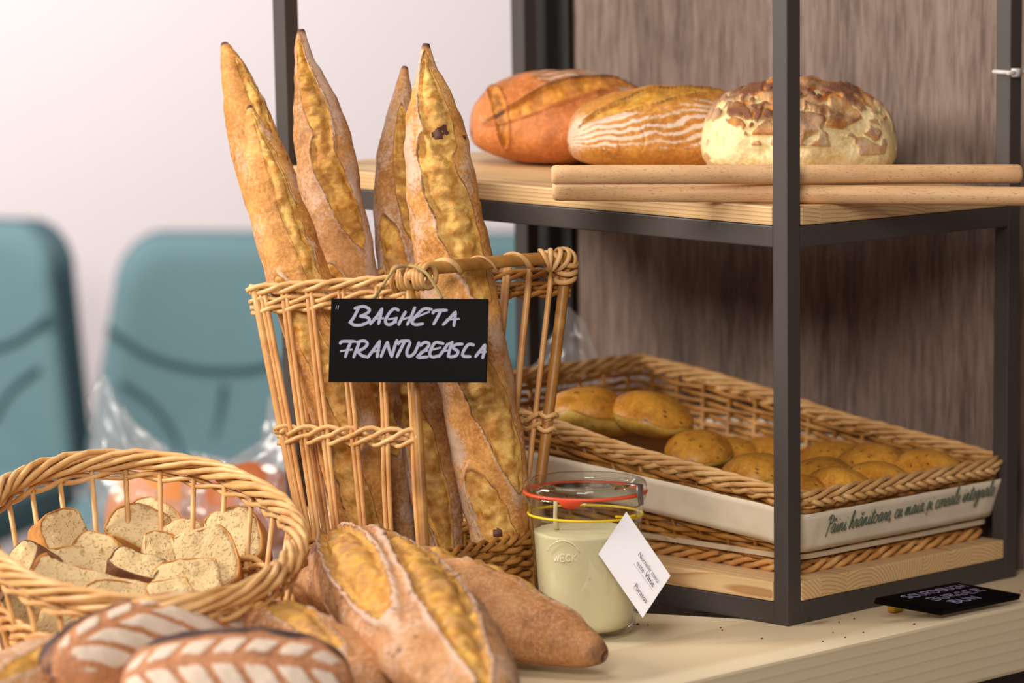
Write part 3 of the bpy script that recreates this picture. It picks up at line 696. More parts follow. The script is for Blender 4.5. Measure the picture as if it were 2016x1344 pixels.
# rim, band, weave
def poly(pts, n=40): return spline(pts, n)
rim = MB()
def line(a, b, n=30, sag=0): return [lerp(a, b, i/n)+Vector((0, 0, sag*math.sin(PI*i/n))) for i in range(n+1)]
up1 = Vector((0, 0, 1))
def rimset(a, b_, ext=.006):
    d = (b_-a).normalized()*ext
    rope(rim, line(a-d+up1*.001, b_+d*.3+up1*.001), 3, .0042, .0027, .085)
    rope(rim, line(a-d*.6-up1*.0115, b_-up1*.0115), 2, .0032, .0026, .060)
    rope(rim, line(a-d*.6-up1*.0200, b_-up1*.0200), 2, .0030, .0026, .060, phase=1)
rimset(tL, tF); rimset(tL, tB, .002)
rim.build('rim', WICKP, tbk)
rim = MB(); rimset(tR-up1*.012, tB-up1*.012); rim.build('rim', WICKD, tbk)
band = MB()
for (ta, ba, tb_, bb_), fz in (((tL, bL, tF, bF), .545), ((tR, bR, tB, bB), .56), ((tL, bL, tB, bB), .55)):
    A_ = lerp(ta, ba, fz); B_ = lerp(tb_, bb_, fz)
    d = (B_-A_).normalized()*.006
    rope(band, line(A_-d, B_+d*.4, 30), 2, .0046, .0026, .052); rope(band, line(A_-d*.6-up1*.009, B_-up1*.009, 30), 2, .0042, .0026, .056, phase=.9)
band.build('middle_band', WICKP, tbk)
for c_, t_ in ((bR, tR),):
    for dz in (.55, .60, .0, .03, .06):
        kb = MB(); big = dz < .1; p0 = lerp(t_, c_, dz)
        kb.tube([p0+Vector((math.cos(a)*(.0095 if big else .0085), math.sin(a)*(.0095 if big else .0085), .003*math.sin(a+dz*20) if big else .0015*math.sin(3*a))) for a in [2*PI*i/16 for i in range(16)]], .0030 if big else .0026, 6, closed=True)
        kb.build('binding', WICKP, tbk)
# woven foot
wv = MB(); foot = [down(tF, bF), down(tR, bR), down(tB, bB), down(tL, bL)]; topc = [bF, bR, bB, bL]
rows = 15; 
for r_ in range(rows):
    f = r_/(rows-1); cs = [lerp(foot[k], Vector((topc[k].x, topc[k].y, ZW)), f) for k in range(4)]
    cen = (cs[0]+cs[1]+cs[2]+cs[3])/4; pts = []; nseg = 44; ns_ = 7
    for k in range(4):
        a, b_ = cs[k], cs[(k+1) % 4]; nrm = ((a+b_)/2-cen); nrm.z = 0; nrm.normalize()
        for i in range(nseg):
            u_ = i/nseg; ed = min(1, min(u_, 1-u_)*12)
            pts.append(lerp(a, b_, u_)+nrm*(.0042*math.sin(PI*(u_*ns_+r_))*ed+.003*ed)+up1*(.0012*noise.noise(Vector((u_*9+k*5, r_*3.3, 0)))))
    wv.tube(pts, .0031, 7, closed=True)
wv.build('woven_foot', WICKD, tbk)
rr_ = MB(); cs = [Vector((c.x, c.y, ZW+.004)) for c in topc]
for k in range(4): rope(rr_, line(cs[k], cs[(k+1) % 4]), 3, .0044, .0028, .055)
rr_.build('foot_rim', WICKD, tbk)
for k in range(4): # stakes inside the foot
    sk = MB()
    for u_ in (.14, .28, .43, .57, .71, .86): sk.tube([lerp(foot[k], foot[(k+1) % 4], u_), lerp(cs[k], cs[(k+1) % 4], u_)], .0028, 6)
    sk.build('foot_stakes', WICKD, tbk)
fb = MB(); fb.add([c+up1*.004 for c in foot], [(0, 1, 2, 3)]); o = fb.build('base', WICKD, tbk); md = o.modifiers.new('s', 'SOLIDIFY'); md.thickness = .004
# wrapped cane across the front
ra = tF+Vector((0, 0, .010)); rb = tR+Vector((0, 0, .004)); dd_ = (rb-ra).normalized()
cane = MB(); cane.tube(spline([ra-dd_*.012, lerp(ra, rb, .3)+up1*.001, lerp(ra, rb, .7)+up1*.002, rb+dd_*.006], 20), .0066, 14); cane.build('cross_cane', WICKD, tbk)
wr = MB(); n = 150; pts = []
for i in range(n+1):
    t = .10+.84*i/n; c = lerp(ra, rb, t)+up1*.0015*math.sin(PI*t); a = 2*PI*t*4.6; B = dd_.cross(up1).normalized()
    pts.append(c+up1*.0072*math.cos(a)+B*.0072*math.sin(a))
wr.tube(pts, .0031, 8, flat=.5); 
wr.build('cane_wrapping', WICKP, tbk)
kn = MB()
for k in range(7):
    a0 = k*.5; c = tF+dFL*(.014-.006*k)+Vector((0, 0, .003))
    ax = dFL; u_ = up1; v_ = ax.cross(u_).normalized(); tl = math.sin(k*1.9)*.5
    kn.tube([c+u_*(.0115*math.cos(a))+v_*(.011*math.sin(a))+ax*(.004*tl*math.sin(a)) for a in [2*PI*i/20 for i in range(20)]], .0030, 7, closed=True)
kn.tube([tF-dFL*.004+ (CP-tF).normalized()*.004+up1*.006, tF-dFL*.004+(CP-tF).normalized()*.013+up1*.005], .0062, 12)
kn.build('corner_knot', WICK, tbk)
kn = MB()
for k in range(5):
    c = tR-dd_*(.004+.006*k)+Vector((0, 0, .004)); v_ = dd_.cross(up1).normalized()
    kn.tube([c+up1*(.0105*math.cos(a))+v_*(.0105*math.sin(a))+dd_*(.007*math.sin(a+k)) for a in [2*PI*i/20 for i in range(20)]], .0028, 7, closed=True, flat=.7)
kn.build('corner_knot', WICKP, tbk)

# ------------------------------------------------------------------ hanging slate sign
def ribbon(b, P, nrm, w, lift=.0004):
    """flat pen stroke through points P on a plane with normal nrm"""
    P = [Vector(p) for p in P]
    if len(P) > 2: P = spline(P, (len(P)-1)*5+1)
    V = []; m = len(P)
    for i in range(m):
        t = (P[min(i+1, m-1)]-P[max(i-1, 0)]).normalized(); s_ = t.cross(nrm).normalized(); 
        e_ = t*(w*.35) if i == m-1 else (-t*(w*.35) if i == 0 else Vector())
        ww = w*(.62 if i in (0, m-1) else 1)
        V += [P[i]+e_+s_*ww*.5+nrm*lift, P[i]+e_-s_*ww*.5+nrm*lift]
    b.add(V, [(2*i, 2*i+1, 2*i+3, 2*i+2) for i in range(m-1)])
SD = 3.905
c4 = [at(652, 587, SD), at(961, 588, SD), at(957, 752, SD-.004), at(646, 751, SD-.004)]
nr = (c4[1]-c4[0]).cross(c4[3]-c4[0]).normalized()
if nr.dot(CP-c4[0]) < 0: nr = -nr
sg = empty('hanging_slate_sign', c4[3], 'black slate board reading BAGHETA FRANTUZEASCA, hung by twine on the tall basket', 'sign')
b = MB(); bk = [c-nr*.0042 for c in c4]; b.add(c4+bk, [(0, 1, 2, 3), (7, 6, 5, 4), (0, 4, 5, 1), (1, 5, 6, 2), (2, 6, 7, 3), (3, 7, 4, 0)]); 
o = b.build('slate', SLATE, sg, smooth=False, bevel=.0006)
def sp_(zx, zy):   # point on the board from sign drawing coordinates
    px = 620+zx/4.479; py = 480+zy/4.479; d = ray(px, py); t = (c4[0]-CP).dot(nr)/d.dot(nr); return CP+d*t
ST = {'B': [[(385,565),(345,645),(312,690)],[(352,568),(430,552),(482,580),(455,615),(400,638)],[(400,638),(468,650),(478,682),(420,712),(350,716),(308,690)]],
 'A': [[(592,572),(545,640),(490,706)],[(592,572),(578,640),(562,705)],[(520,662),(602,655)]],
 'G': [[(738,585),(700,572),(655,612),(622,680),(645,712),(690,698),(718,655)],[(655,664),(722,652)],[(716,655),(716,690)]],
 'H': [[(800,600),(770,650),(740,712)],[(882,562),(850,640),(815,712)],[(765,668),(855,640)]],
 'E': [[(1028,578),(965,572),(905,622),(858,685),(885,712),(952,704)],[(890,648),(1005,600)]],
 'T': [[(1042,612),(1060,590),(1162,585)],[(1112,590),(1080,650),(1048,708)]],
 'A2': [[(1240,600),(1190,655),(1132,712)],[(1240,600),(1235,660),(1226,722)],[(1165,668),(1268,660)]],
 'F': [[(225,878),(245,860),(355,860)],[(315,870),(290,930),(270,996)],[(232,945),(325,932)]],
 'R': [[(392,872),(368,930),(343,998)],[(372,868),(432,854),(464,882),(430,922),(375,945)],[(375,945),(415,985),(455,994)]],
 'A3': [[(572,858),(520,930),(466,1002)],[(572,858),(560,930),(550,996)],[(500,952),(566,940)]],
 'N': [[(640,866),(610,930),(584,994)],[(640,866),(655,930),(678,994)],[(724,850),(700,920),(678,994)]],
 'T2': [[(735,882),(762,858),(832,855)],[(792,862),(760,925),(724,996)]],
 'U': [[(842,872),(812,950),(826,992),(872,970),(900,920),(918,870)]],
 'Z': [[(930,896),(970,868),(1008,882),(985,925),(905,998),(995,996)],[(938,952),(990,944)]],
 'E2': [[(1132,880),(1070,868),(1040,900),(1013,970),(1040,998),(1085,988)],[(1036,934),(1104,916)]],
 'A4': [[(1172,884),(1135,940),(1094,994)],[(1212,866),(1190,930),(1176,994)],[(1172,884),(1212,866)],[(1118,952),(1190,936)]],
 'S': [[(1302,884),(1245,888),(1222,918),(1262,948),(1245,986),(1192,998)]],
 'C': [[(1402,892),(1355,888),(1312,945),(1308,988),(1372,994)]],
 'A5': [[(1500,890),(1460,940),(1418,994)],[(1500,890),(1494,950),(1480,1006)],[(1440,958),(1506,952)]],
 'tick': [[(192,548),(188,572)],[(210,545),(206,575)]]}
b = MB(); lf_ = .0003
for k, strokes in ST.items():
    for s_ in strokes: lf_ += .000012; ribbon(b, [sp_(*p) for p in s_], nr, .0008 if k == 'tick' else .0030, lf_)
b.build('lettering', CHALK, sg, smooth=False)
tw = MB(); TWN = flat('jute_twine', (168, 146, 98), .9, .1, .5, 600)
kp = tF+(CP-tF).normalized()*.014
for o0 in (0, .0018):
    tw.tube(spline([sp_(520, 480)-nr*.003, sp_(590, 380), sp_(650, 290), sp_(720, 205+o0*3000)+up1*.0, sp_(800, 182)-nr*.012, sp_(880, 195)-nr*.006, sp_(985, 260), sp_(1060, 370), sp_(1120, 480)-nr*.003], 40), .0016, 7)
tw.build('twine', TWN, sg)

# ------------------------------------------------------------------ jar of sourdough starter
JC = onz(1156, 1247, 0); JR = .0505
jar = empty('preserving_jar', JC, 'glass preserving jar of cream sourdough starter with an orange rubber ring', 'jar')
def lathe(prof, n=72, c=JC):
    V = []; m = len(prof)
    for r_, z in prof:
        for k in range(n): a = 2*PI*k/n; V.append(c+Vector((r_*math.cos(a), r_*math.sin(a), z)))
    F = [(i*n+k, i*n+(k+1) % n, (i+1)*n+(k+1) % n, (i+1)*n+k) for i in range(m-1) for k in range(n)]
    return V, F
JH = .162
# heights measured on the picture
def zj(py): # height of a level at the jar axis
    d = ray(1146, py); t = ((JC-CP).dot(Vector((d.x, d.y, 0)).normalized()))/Vector((d.x, d.y, 0)).length; return (CP+d*t).z
zl = zj(1043); ztop = zj(975)
prof_o = [(.0, .0015), (.038, .0015), (.0445, .0035), (.0485, .010), (.0500, .022), (.0555, zl*.98), (.0580, ztop-.012), (.0580, ztop-.006), (.0612, ztop-.001), (.0615, ztop+.003)]
prof_i = [(.0575, ztop+.003), (.0565, ztop-.001), (.0555, ztop-.008), (.0550, ztop-.014), (.0530, zl*.98), (.0476, .022), (.0465, .0135), (.041, .008), (0, .0065)]
V, F = lathe(prof_o+prof_i); jb = put('jar_body', mesh('jar_body', V, F, GLASS), jar)
inner = lambda z: interp(z, [.0065, .008, .0135, .022, zl*.98, ztop], [.041-.006, .0405, .0460, .0471, .0525, .054])
sp1 = [(0, .0068)]+[(inner(z)-.0004, z) for z in (.0075, .009, .0135, .022, .04, .06, .08, zl*.97)]+[(inner(zl)-.0004, zl), (inner(zl)-.003, zl+.0005), (.03, zl+.001), (.0, zl+.0012)]
V, F = lathe(sp1); V = [v if v.z-JC.z < zl*.99 else v+up1*(.0012*noise.noise(v*60)) for v in V]
def starter():
    n = NT('sourdough_starter'); v = n.coord(); sp = n.ramp(n.noise(v, 260, 2), (.24, BW(1)), (.29, BW(0)))
    n.base(n.mix(n.math('MULTIPLY', sp, .5), n.mix(n.noise(v, 30), srgb(232, 218, 182), srgb(222, 208, 166)), srgb(160, 128, 84))).rough(.5, .3)
    n.b.inputs['Subsurface Weight'].default_value = .15; n.b.inputs['Subsurface Radius'].default_value = (.01, .008, .004); n.bump(n.noise(v, 400, 2), .3, .001); return n.m
STM = starter(); put('sourdough_starter', mesh('sourdough_starter', V, F, STM), jar)
dr = MB(); pa = JC+Vector((0, 0, ztop-.004))+(CP-JC).to_2d().to_3d().normalized()*.0535+Vector((-.02, .03, 0))*.55
dr.tube([at(1094, 985, 3.962), at(1093, 1015, 3.964), at(1095, 1042, 3.966)], [.0022, .0020, .0028], 8); dr.build('starter_drip', STM, jar)
# lid
lp = [(.0, ztop+.0105), (.030, ztop+.0105), (.046, ztop+.0110), (.0500, ztop+.0150), (.0560, ztop+.0165), (.0605, ztop+.0150), (.0620, ztop+.0110), (.0618, ztop+.0062),
      (.0570, ztop+.0062), (.0540, ztop+.0040), (.0480, ztop+.0040), (.044, ztop+.0065), (0, ztop+.0068)]
V, F = lathe(lp); lid = put('lid', mesh('lid', V, F, GLASS), jar)
RUB = flat('orange_rubber', (226, 84, 50), .45); rg = MB()
V, F = lathe([(.0575, ztop+.0032), (.0622, ztop+.0032), (.0626, ztop+.0046), (.0622, ztop+.0060), (.0575, ztop+.0060), (.0575, ztop+.0032)]); rg.add(V, F)
th = math.atan2((at(1118, 968, 4.0)-JC).y-0, (at(1118, 968, 4.0)-JC).x); 
def jpt(px, py, rad, zz=None):
    """point on the cylinder of radius rad round the jar axis on the line of sight"""
    d = ray(px, py); o_ = CP-JC; a = d.x**2+d.y**2; b_ = 2*(o_.x*d.x+o_.y*d.y); c_ = o_.x**2+o_.y**2-rad**2
    D_ = max(0, b_*b_-4*a*c_); return CP+d*((-b_-math.sqrt(D_))/(2*a))
ang = [math.atan2((jpt(x, 968, .0626)-JC).y, (jpt(x, 968, .0626)-JC).x) for x in (1096, 1101, 1107, 1114, 1122, 1130, 1137, 1143, 1148)]
dz_ = [.0, .003, .0062, .0080, .0085, .0080, .0062, .003, .0]; V = []
for rad in (.0628, .0614):
    for a_, z_ in zip(ang, dz_): V += [JC+Vector((math.cos(a_)*rad, math.sin(a_)*rad, ztop+.0050)), JC+Vector((math.cos(a_)*rad, math.sin(a_)*rad, ztop+.0040-z_))]
n = len(ang); F = []
for i in range(n-1): F += [(2*i, 2*i+1, 2*i+3, 2*i+2), (2*n+2*i+1, 2*n+2*i, 2*n+2*i+2, 2*n+2*i+3), (2*i+1, 2*n+2*i+1, 2*n+2*i+3, 2*i+3)]
rg.add(V, F)
rg.build('rubber_ring', RUB, jar)
cl = MB(); MET = flat('clip_steel', (190, 180, 170), .25, .5, metal=.9); a_ = jpt(1255, 950, .0632); cc_ = (a_-JC).normalized()
rdir = Vector((a_.x-JC.x, a_.y-JC.y, 0)).normalized(); sdir = rdir.cross(up1)
for s0 in (-1,):
    for k in range(1):
        B0 = JC+rdir*.064; 
        cl.tube([JC+rdir*.050+up1*(ztop+.0165), JC+rdir*.066+up1*(ztop+.0165), JC+rdir*.067+up1*(ztop-.004), JC+rdir*.062+up1*(ztop-.006)], .0055, 8, flat=.12, ref=rdir+up1*.5)
cl.build('clip', MET, jar)
# elastic band
YEL = flat('yellow_elastic', (240, 200, 30), .5); eb = MB(); front = math.atan2((CP-JC).y, (CP-JC).x)
zb = zj(1010); zs_ = lambda a: zb+.0012*math.cos(a-front+.6)
eb.tube([JC+Vector((math.cos(a)*.0574, math.sin(a)*.0574, zs_(a))) for a in [2*PI*i/72 for i in range(72)]], .0013, 8, closed=True)
eb.tube(spline([jpt(1212, 1017, .0592), jpt(1226, 1018, .0605), jpt(1232, 1024, .0612), jpt(1240, 1017, .0612), jpt(1252, 1014, .0600)], 14), .0013, 8)
o = eb.build('elastic_band', YEL); tag(o, 'thin yellow elastic band stretched round the glass jar', 'elastic band')
# emboss
def text_mesh(s, size, mat, M, extrude=.0002, shear=0., name='lettering', parent=None, spacing=1., align='LEFT'):
    cu = bpy.data.curves.new('t', 'FONT'); cu.body = s; cu.size = size; cu.extrude = extrude; cu.shear = shear; cu.space_character = spacing; cu.align_x = align
    ob = bpy.data.objects.new('t', cu); C.objects.link(ob); dg = bpy.context.evaluated_depsgraph_get(); dg.update()
    me = bpy.data.meshes.new_from_object(ob.evaluated_get(dg)); bpy.data.objects.remove(ob)
    me.materials.clear(); me.materials.append(mat); me.transform(M)
    return put(name, me, parent) if name else me
UCX = {'W': [[(0,1),(.22,0),(.5,.8),(.78,0),(1,1)]], 'E': [[(.9,1),(.15,1),(.15,0),(.9,0)],[(.15,.5),(.75,.5)]], 'C': [[(.9,.85),(.5,1),(.12,.7),(.12,.3),(.5,0),(.9,.15)]], 'K': [[(.15,0),(.15,1)],[(.85,1),(.2,.45)],[(.3,.5),(.9,0)]]}
EMB = NT('embossed_glass'); EMB.base(srgb(240, 232, 208)).rough(.12, .9); EMB = EMB.m; b = MB(); lk = 0
def onglass(x, y):
    rad = .0535
    for _ in range(3): p = jpt(x, y, rad+.00045); rad = interp(p.z-JC.z, [.022, zl*.98], [.0500, .0555])
    return p
for i, chh in enumerate('WECK'):
    for s_ in UCX[chh]:
        P = [onglass(1090+(i+.08+.84*x)*11.5, 1104-y*13) for x, y in s_]; lk += 1; ribbon(b, P, ((P[0]-JC)*Vector((1, 1, 0))).normalized(), .0009, .0002+.00001*lk)
b.build('embossed_lettering', EMB, jar, smooth=False)
b = MB(); b.tube([onglass(1108+34*math.cos(a), 1098+34*math.sin(a)) for a in [PI*1.12+k*PI*.76/24 for k in range(25)]], .0004, 6); b.build('embossed_arc', EMB, jar)
# tag card
TD = 3.925
T0, TL_, TR_ = at(1233, 1007, 3.930), at(1178, 1090, 3.925), at(1320, 1133, 3.935); TBm = TL_+TR_-T0
tn = (TR_-T0).cross(TL_-T0).normalized(); tn = tn if tn.dot(CP-T0) > 0 else -tn
tg = empty('paper_tag', T0, 'white folded paper tag hanging from the yellow band on the jar', 'tag')
b = MB(); b.add([T0, TR_, TBm, TL_]+[p-tn*.0004 for p in (T0, TR_, TBm, TL_)], [(0, 1, 2, 3), (7, 6, 5, 4), (0, 4, 5, 1), (1, 5, 6, 2), (2, 6, 7, 3), (3, 7, 4, 0)]); b.build('front_leaf', CARD, tg, smooth=False)
sh_ = (TL_-TR_)*.0+(TL_-T0).normalized()*.0012 - (TR_-T0).normalized()*.0
B1 = [T0-tn*.001, TR_-tn*.0035+(TL_-TR_)*.035, TBm-tn*.0035+(T0-TR_)*.055, TL_-tn*.001]
b = MB(); b.add(B1+[p-tn*.0004 for p in B1], [(0, 1, 2, 3), (7, 6, 5, 4), (0, 4, 5, 1), (1, 5, 6, 2), (2, 6, 7, 3), (3, 7, 4, 0)]); b.build('back_leaf', PINK, tg, smooth=False)
ex = (TR_-T0); ey = -(TL_-T0); exn, eyn = ex.normalized(), ey.normalized()
def tagtext(s, a0, b0, width, mat, bold=0):
    sz = 1; cu_w = text_mesh(s, 1, mat, Matrix.Identity(4), name=None); w = max(v.co.x for v in cu_w.vertices); k = ex.length*width/w
    O = T0+ex*a0-ey*b0+tn*.0004
    M = Matrix(((exn.x*k, eyn.x*k*1.0, tn.x, O.x), (exn.y*k, eyn.y*k, tn.y, O.y), (exn.z*k, eyn.z*k, tn.z, O.z), (0, 0, 0, 1)))
    cu_w.transform(M); return put('lettering', cu_w, tg)
GT = flat('grey_print', (150, 140, 142), .8); DT = flat('dark_print', (78, 62, 70), .8); RT = flat('maroon_print', (120, 76, 84), .8)
tagtext('Numele meu', .46, .325, .44, GT); tagtext('este', .51, .46, .15, GT); tagtext('Vitus', .69, .455, .19, DT); tagtext('Puratos', .655, .775, .27, RT)
b = MB(); ribbon(b, [T0+ex*.48-ey*.50, T0+ex*.9-ey*.49], tn, .0004); ribbon(b, [T0+ex*.655-ey*.80, T0+ex*.90-ey*.80], tn, .0003); b.build('printed_rule', RT, tg, smooth=False)

# ------------------------------------------------------------------ lying slate sign
def zs(x, y): return (1640+x/5.362, 1100+y/5.362)
tz = .0105
sD = onz(*zs(1160, 535), .0115); sC = onz(*zs(1990, 368), .0115); sB = onz(*zs(1300, 242), .028); sA = onz(*zs(425, 412), .028)
sA = sD+(sB-sC)
sn = (sC-sD).cross(sA-sD).normalized(); sn = sn if sn.z > 0 else -sn
ls = empty('slate_sign', sD-sn*.0075, 'black slate board lettered SOURDOUGH BURGER BUN, lying on the counter edge', 'sign')
b = MB(); qd = [sD, sC, sB, sA]; b.add(qd+[p-sn*.0075 for p in qd], [(0, 1, 2, 3), (7, 6, 5, 4), (0, 4, 5, 1), (1, 5, 6, 2), (2, 6, 7, 3), (3, 7, 4, 0)]); b.build('slate', SLATE, ls, smooth=False, bevel=.001)
UC = {'S': [[(.9,.9),(.5,1),(.1,.8),(.5,.52),(.9,.28),(.5,0),(.05,.12)]], 'O': [[(.5,1),(.1,.8),(.1,.2),(.5,0),(.9,.2),(.9,.8),(.5,1)]], 'U': [[(.1,1),(.1,.25),(.5,0),(.85,.25),(.9,1)]],
 'R': [[(.1,0),(.1,1)],[(.1,1),(.7,.95),(.8,.72),(.6,.52),(.1,.5)],[(.4,.5),(.9,0)]], 'D': [[(.1,0),(.1,1)],[(.1,1),(.7,.85),(.9,.5),(.7,.12),(.1,0)]],
 'G': [[(.9,.85),(.5,1),(.1,.7),(.1,.25),(.5,0),(.85,.15),(.85,.45),(.5,.45)]], 'H': [[(.1,1),(.1,0)],[(.85,1),(.85,0)],[(.1,.5),(.85,.5)]],
 'B': [[(.15,0),(.15,1)],[(.0,.95),(.6,1),(.8,.78),(.6,.55),(.15,.52)],[(.15,.52),(.75,.45),(.9,.22),(.6,.0),(.0,.02)]], 'E': [[(.9,1),(.2,.98),(.1,.5),(.15,0),(.9,.02)],[(.15,.5),(.75,.52)]],
 'N': [[(.1,0),(.1,1)],[(.1,1),(.8,0)],[(.8,0),(.9,1)]]}
su = sC-sD; sv = sA-sD; b = MB()
def lettering(word, u0_, v0, u1, v1, h, w=.0008):
    n = len(word)
    for i, chh in enumerate(word):
        for s_ in UC[chh]:
            P = []
            for x, y in s_:
                t = (i+.06+x*.86)/n; P.append(sD+su*(u0_+(u1-u0_)*t)+sv*(v0+(v1-v0)*t+h*y)+su*(.0))
            lettering.k += 1; ribbon(b, P, sn, w*.9, .0003+.00001*lettering.k)
lettering.k = 0
lettering('SOURDOUGH', .16, .70, .93, .70, .16); lettering('BURGER', .24, .40, .90, .40, .17); lettering('BUN', .27, .13, .62, .13, .17, .0011)
b.build('lettering', CHALK2, ls, smooth=False)
SP = flat('yellow_sponge', (176, 136, 50), .9, .1, .6, 300); b = MB(); pc = onz(*zs(700, 572), .0)
b.box((pc.x-.006, pc.y+.002, .0005), (pc.x+.010, pc.y+.012, .0125)); b.build('foot_pad', SP, ls, smooth=False, bevel=.002)
# crumbs on the counter
b = MB()
cr = [(1248,1228),(1256,1228),(1276,1230),(1422,1240),(1419,1235),(1664,1254),(1652,1224),(1682,1217),(1700,1244),(1640,1244),(1500,1256),(1620,1262),(2010,1163),(1800,1228)]
for i, (x, y) in enumerate(cr):
    p = onz(x, y, .0008); o = MB(); s_ = rnd.uniform(.0007, .0016); 
    o.tube([p-Vector((s_*1.4, 0, 0)), p, p+Vector((s_*1.2, s_*.5, 0))], [s_*.4, s_*.8, s_*.4], 6)
    tag(o.build('bread_crumb', DCRUST), 'tiny brown bread crumb on the pale counter', 'crumb', 'loose crumbs on the counter')

# ------------------------------------------------------------------ low basket in the rack
lb = empty('low_wicker_basket', (.2, .28, BT1), 'long low wicker basket of buns with a white printed cloth band, on the lower shelf', 'basket')
X0, X1, Y0, Y1 = .030, .378, .012, .560
def rimz(y): return interp(y, [0, .1, .25, .35, .45, .56], [.127, .139, .155, .172, .186, .197])
def pcorner(f, z, inset=0):
    """rounded rectangle perimeter, f in 0..1, corners order: (X0,Y0)->(X1,Y0)->(X1,Y1)->(X0,Y1)"""
    tp_ = (rimz(.0)-z)/(rimz(0)-.05); tp_ = max(-.6, tp_)
    ins = .020*max(0, min(1, (.13-z)/.08)) + inset
    a, b_, c_, d_ = X0+ins, X1-ins, Y0+ins, Y1-ins
    w, h = b_-a, d_-c_; per = 2*(w+h); s = (f % 1)*per
    if s < w: return Vector((a+s, c_, 0)), Vector((0, -1, 0))
    s -= w
    if s < h: return Vector((b_, c_+s, 0)), Vector((1, 0, 0))
    s -= h
    if s < w: return Vector((b_-s, d_, 0)), Vector((0, 1, 0))
    s -= w; return Vector((a, d_-s, 0)), Vector((-1, 0, 0))
NP = 400; NST = 44
def roundpath(zf, inset=0, woff=None):
    base = []
    for i in range(NP):
        f = i/NP; p, n_ = pcorner(f, .09, inset)
        z = zf(p.y); p, n_ = pcorner(f, z, inset); p.z = z; base.append((p, n_))
    k = 4; out = []
    for i in range(NP):
        p = Vector(); n_ = Vector()
        for j in range(-k, k+1): p += base[(i+j) % NP][0]; n_ += base[(i+j) % NP][1]
        p /= 2*k+1; n_.normalize(); out.append(p+(n_*woff(i/NP) if woff else Vector()))
    return out
wv = MB(); rows = 17
for r_ in range(rows):
    f = r_/(rows-1)
    zf = lambda y, f=f: BT1+.004 + f*(rimz(y)-.008-(BT1+.004)) + .0010*math.sin(y*40+f*31)
    ph = PI*(r_ % 2)
    P = roundpath(zf, 0, lambda u_: .0034*math.sin(PI*NST*u_+ph))
    wv.tube([p+up1*(.0010*noise.noise(p*70+Vector((0, 0, r_*7.)))) for p in P], [.0030*(1+.18*noise.noise(p*50+Vector((r_*3., 0, 0)))) for p in P], 7, closed=True)
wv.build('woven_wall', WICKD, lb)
sk = MB()
for k in range(NST):
    f = (k+.5)/NST; p, n_ = pcorner(f, .09); zt_ = rimz(p.y); a, _ = pcorner(f, BT1+.004); c, _ = pcorner(f, zt_); a.z = BT1+.003; c.z = zt_; m_, _ = pcorner(f, .1); m_.z = .1
    sk.tube([a, m_, c] if zt_ > .11 else [a, c], .0027, 7)
sk.build('upright_stakes', WICKD, lb)
rm = MB()
P = roundpath(lambda y: rimz(y), 0); P = P+[P[0]]
rope(rm, P, 4, .0056, .0029, .11, flat_=.8, n=8)
P = roundpath(lambda y: rimz(y)-.008, -.001); P = P+[P[0]]; rope(rm, P, 2, .0034, .0030, .05, n=7)
for k in range(18): # cut stake ends along the front rim
    f = (k+.5)/18; x = X0+.02+(X1-X0-.04)*f; z = rimz(Y0)-.006; rm.tube([(x-.012, Y0-.003, z+.003), (x, Y0-.009, z-.002)], .0030, 7)
rm.build('rim', WICKP, lb)
P = roundpath(lambda y: BT1+.006, -.002); P = P+[P[0]]; bb = MB(); rope(bb, P, 3, .0048, .0032, .075); bb.build('bottom_border', WICK, lb)
lt = MB(); P = roundpath(lambda y: BT1+.0165, -.0055); iy = [p for p in P]
LATH = wood_mat('lath_wood', (216, 196, 168), (170, 136, 104), ring=.003)
def strip(P, h, th, upf):
    V = []; m = len(P)
    for i, p in enumerate(P):
        t = (P[(i+1) % m]-P[i-1]); n_ = Vector((t.y, -t.x, 0)).normalized(); hh_ = upf(p)
        V += [p+n_*th, p-n_*th*0, p-n_*th*0+up1*hh_, p+n_*th+up1*hh_]
    return V, [(4*i+a, 4*i+(a+1) % 4, 4*((i+1) % m)+(a+1) % 4, 4*((i+1) % m)+a) for i in range(m) for a in range(4)]
V, F = strip(iy, .006, .0020, lambda p: .0055); lt.add(V, F); lt.build('lath_strip', LATH, lb, smooth=False)
fl_ = MB(); fl_.add([(X0+.02, Y0+.02, BT1+.004), (X1-.02, Y0+.02, BT1+.004), (X1-.014, Y1-.02, BT1+.070), (X0+.014, Y1-.02, BT1+.070)], [(0, 1, 2, 3)]); o = fl_.build('sloping_floor', WICKD, lb); md = o.modifiers.new('s', 'SOLIDIFY'); md.thickness = .003
# cloth band
def clothz(y): return interp(y, [0, .05, .25, .42, .56], [.0665, .078, .094, .104, .112])
hs = 6; clh = lambda y: interp(y, [0, .05, .25, .42, .56], [.0425, .041, .0395, .040, .040])
Ps = [roundpath(lambda y, u_=j_/hs: clothz(y)+clh(y)*u_, -.0092) for j_ in range(hs+1)]
V = []; m = NP
for i in range(m):
    for j in range(hs+1):
        p = Ps[j][i]; u_ = j/hs
        wr_ = .0012*noise.noise(Vector((p.x*26, p.y*20, u_*3)))+ .0018*math.sin(u_*PI)*noise.noise(Vector((p.x*60, p.y*18, 2)))*(1 if p.x > .32 or p.x < .06 else .2)
        t = (Ps[j][(i+1) % m]-Ps[j][i-1]); n_ = Vector((t.y, -t.x, 0)).normalized()
        V.append(p+n_*wr_)
F = [(i*(hs+1)+j, ((i+1) % m)*(hs+1)+j, ((i+1) % m)*(hs+1)+j+1, i*(hs+1)+j+1) for i in range(m) for j in range(hs)]
cb = put('cloth_band', mesh('cloth_band', V, F, CLOTH), lb); md = cb.modifiers.new('s', 'SOLIDIFY'); md.thickness = .0006
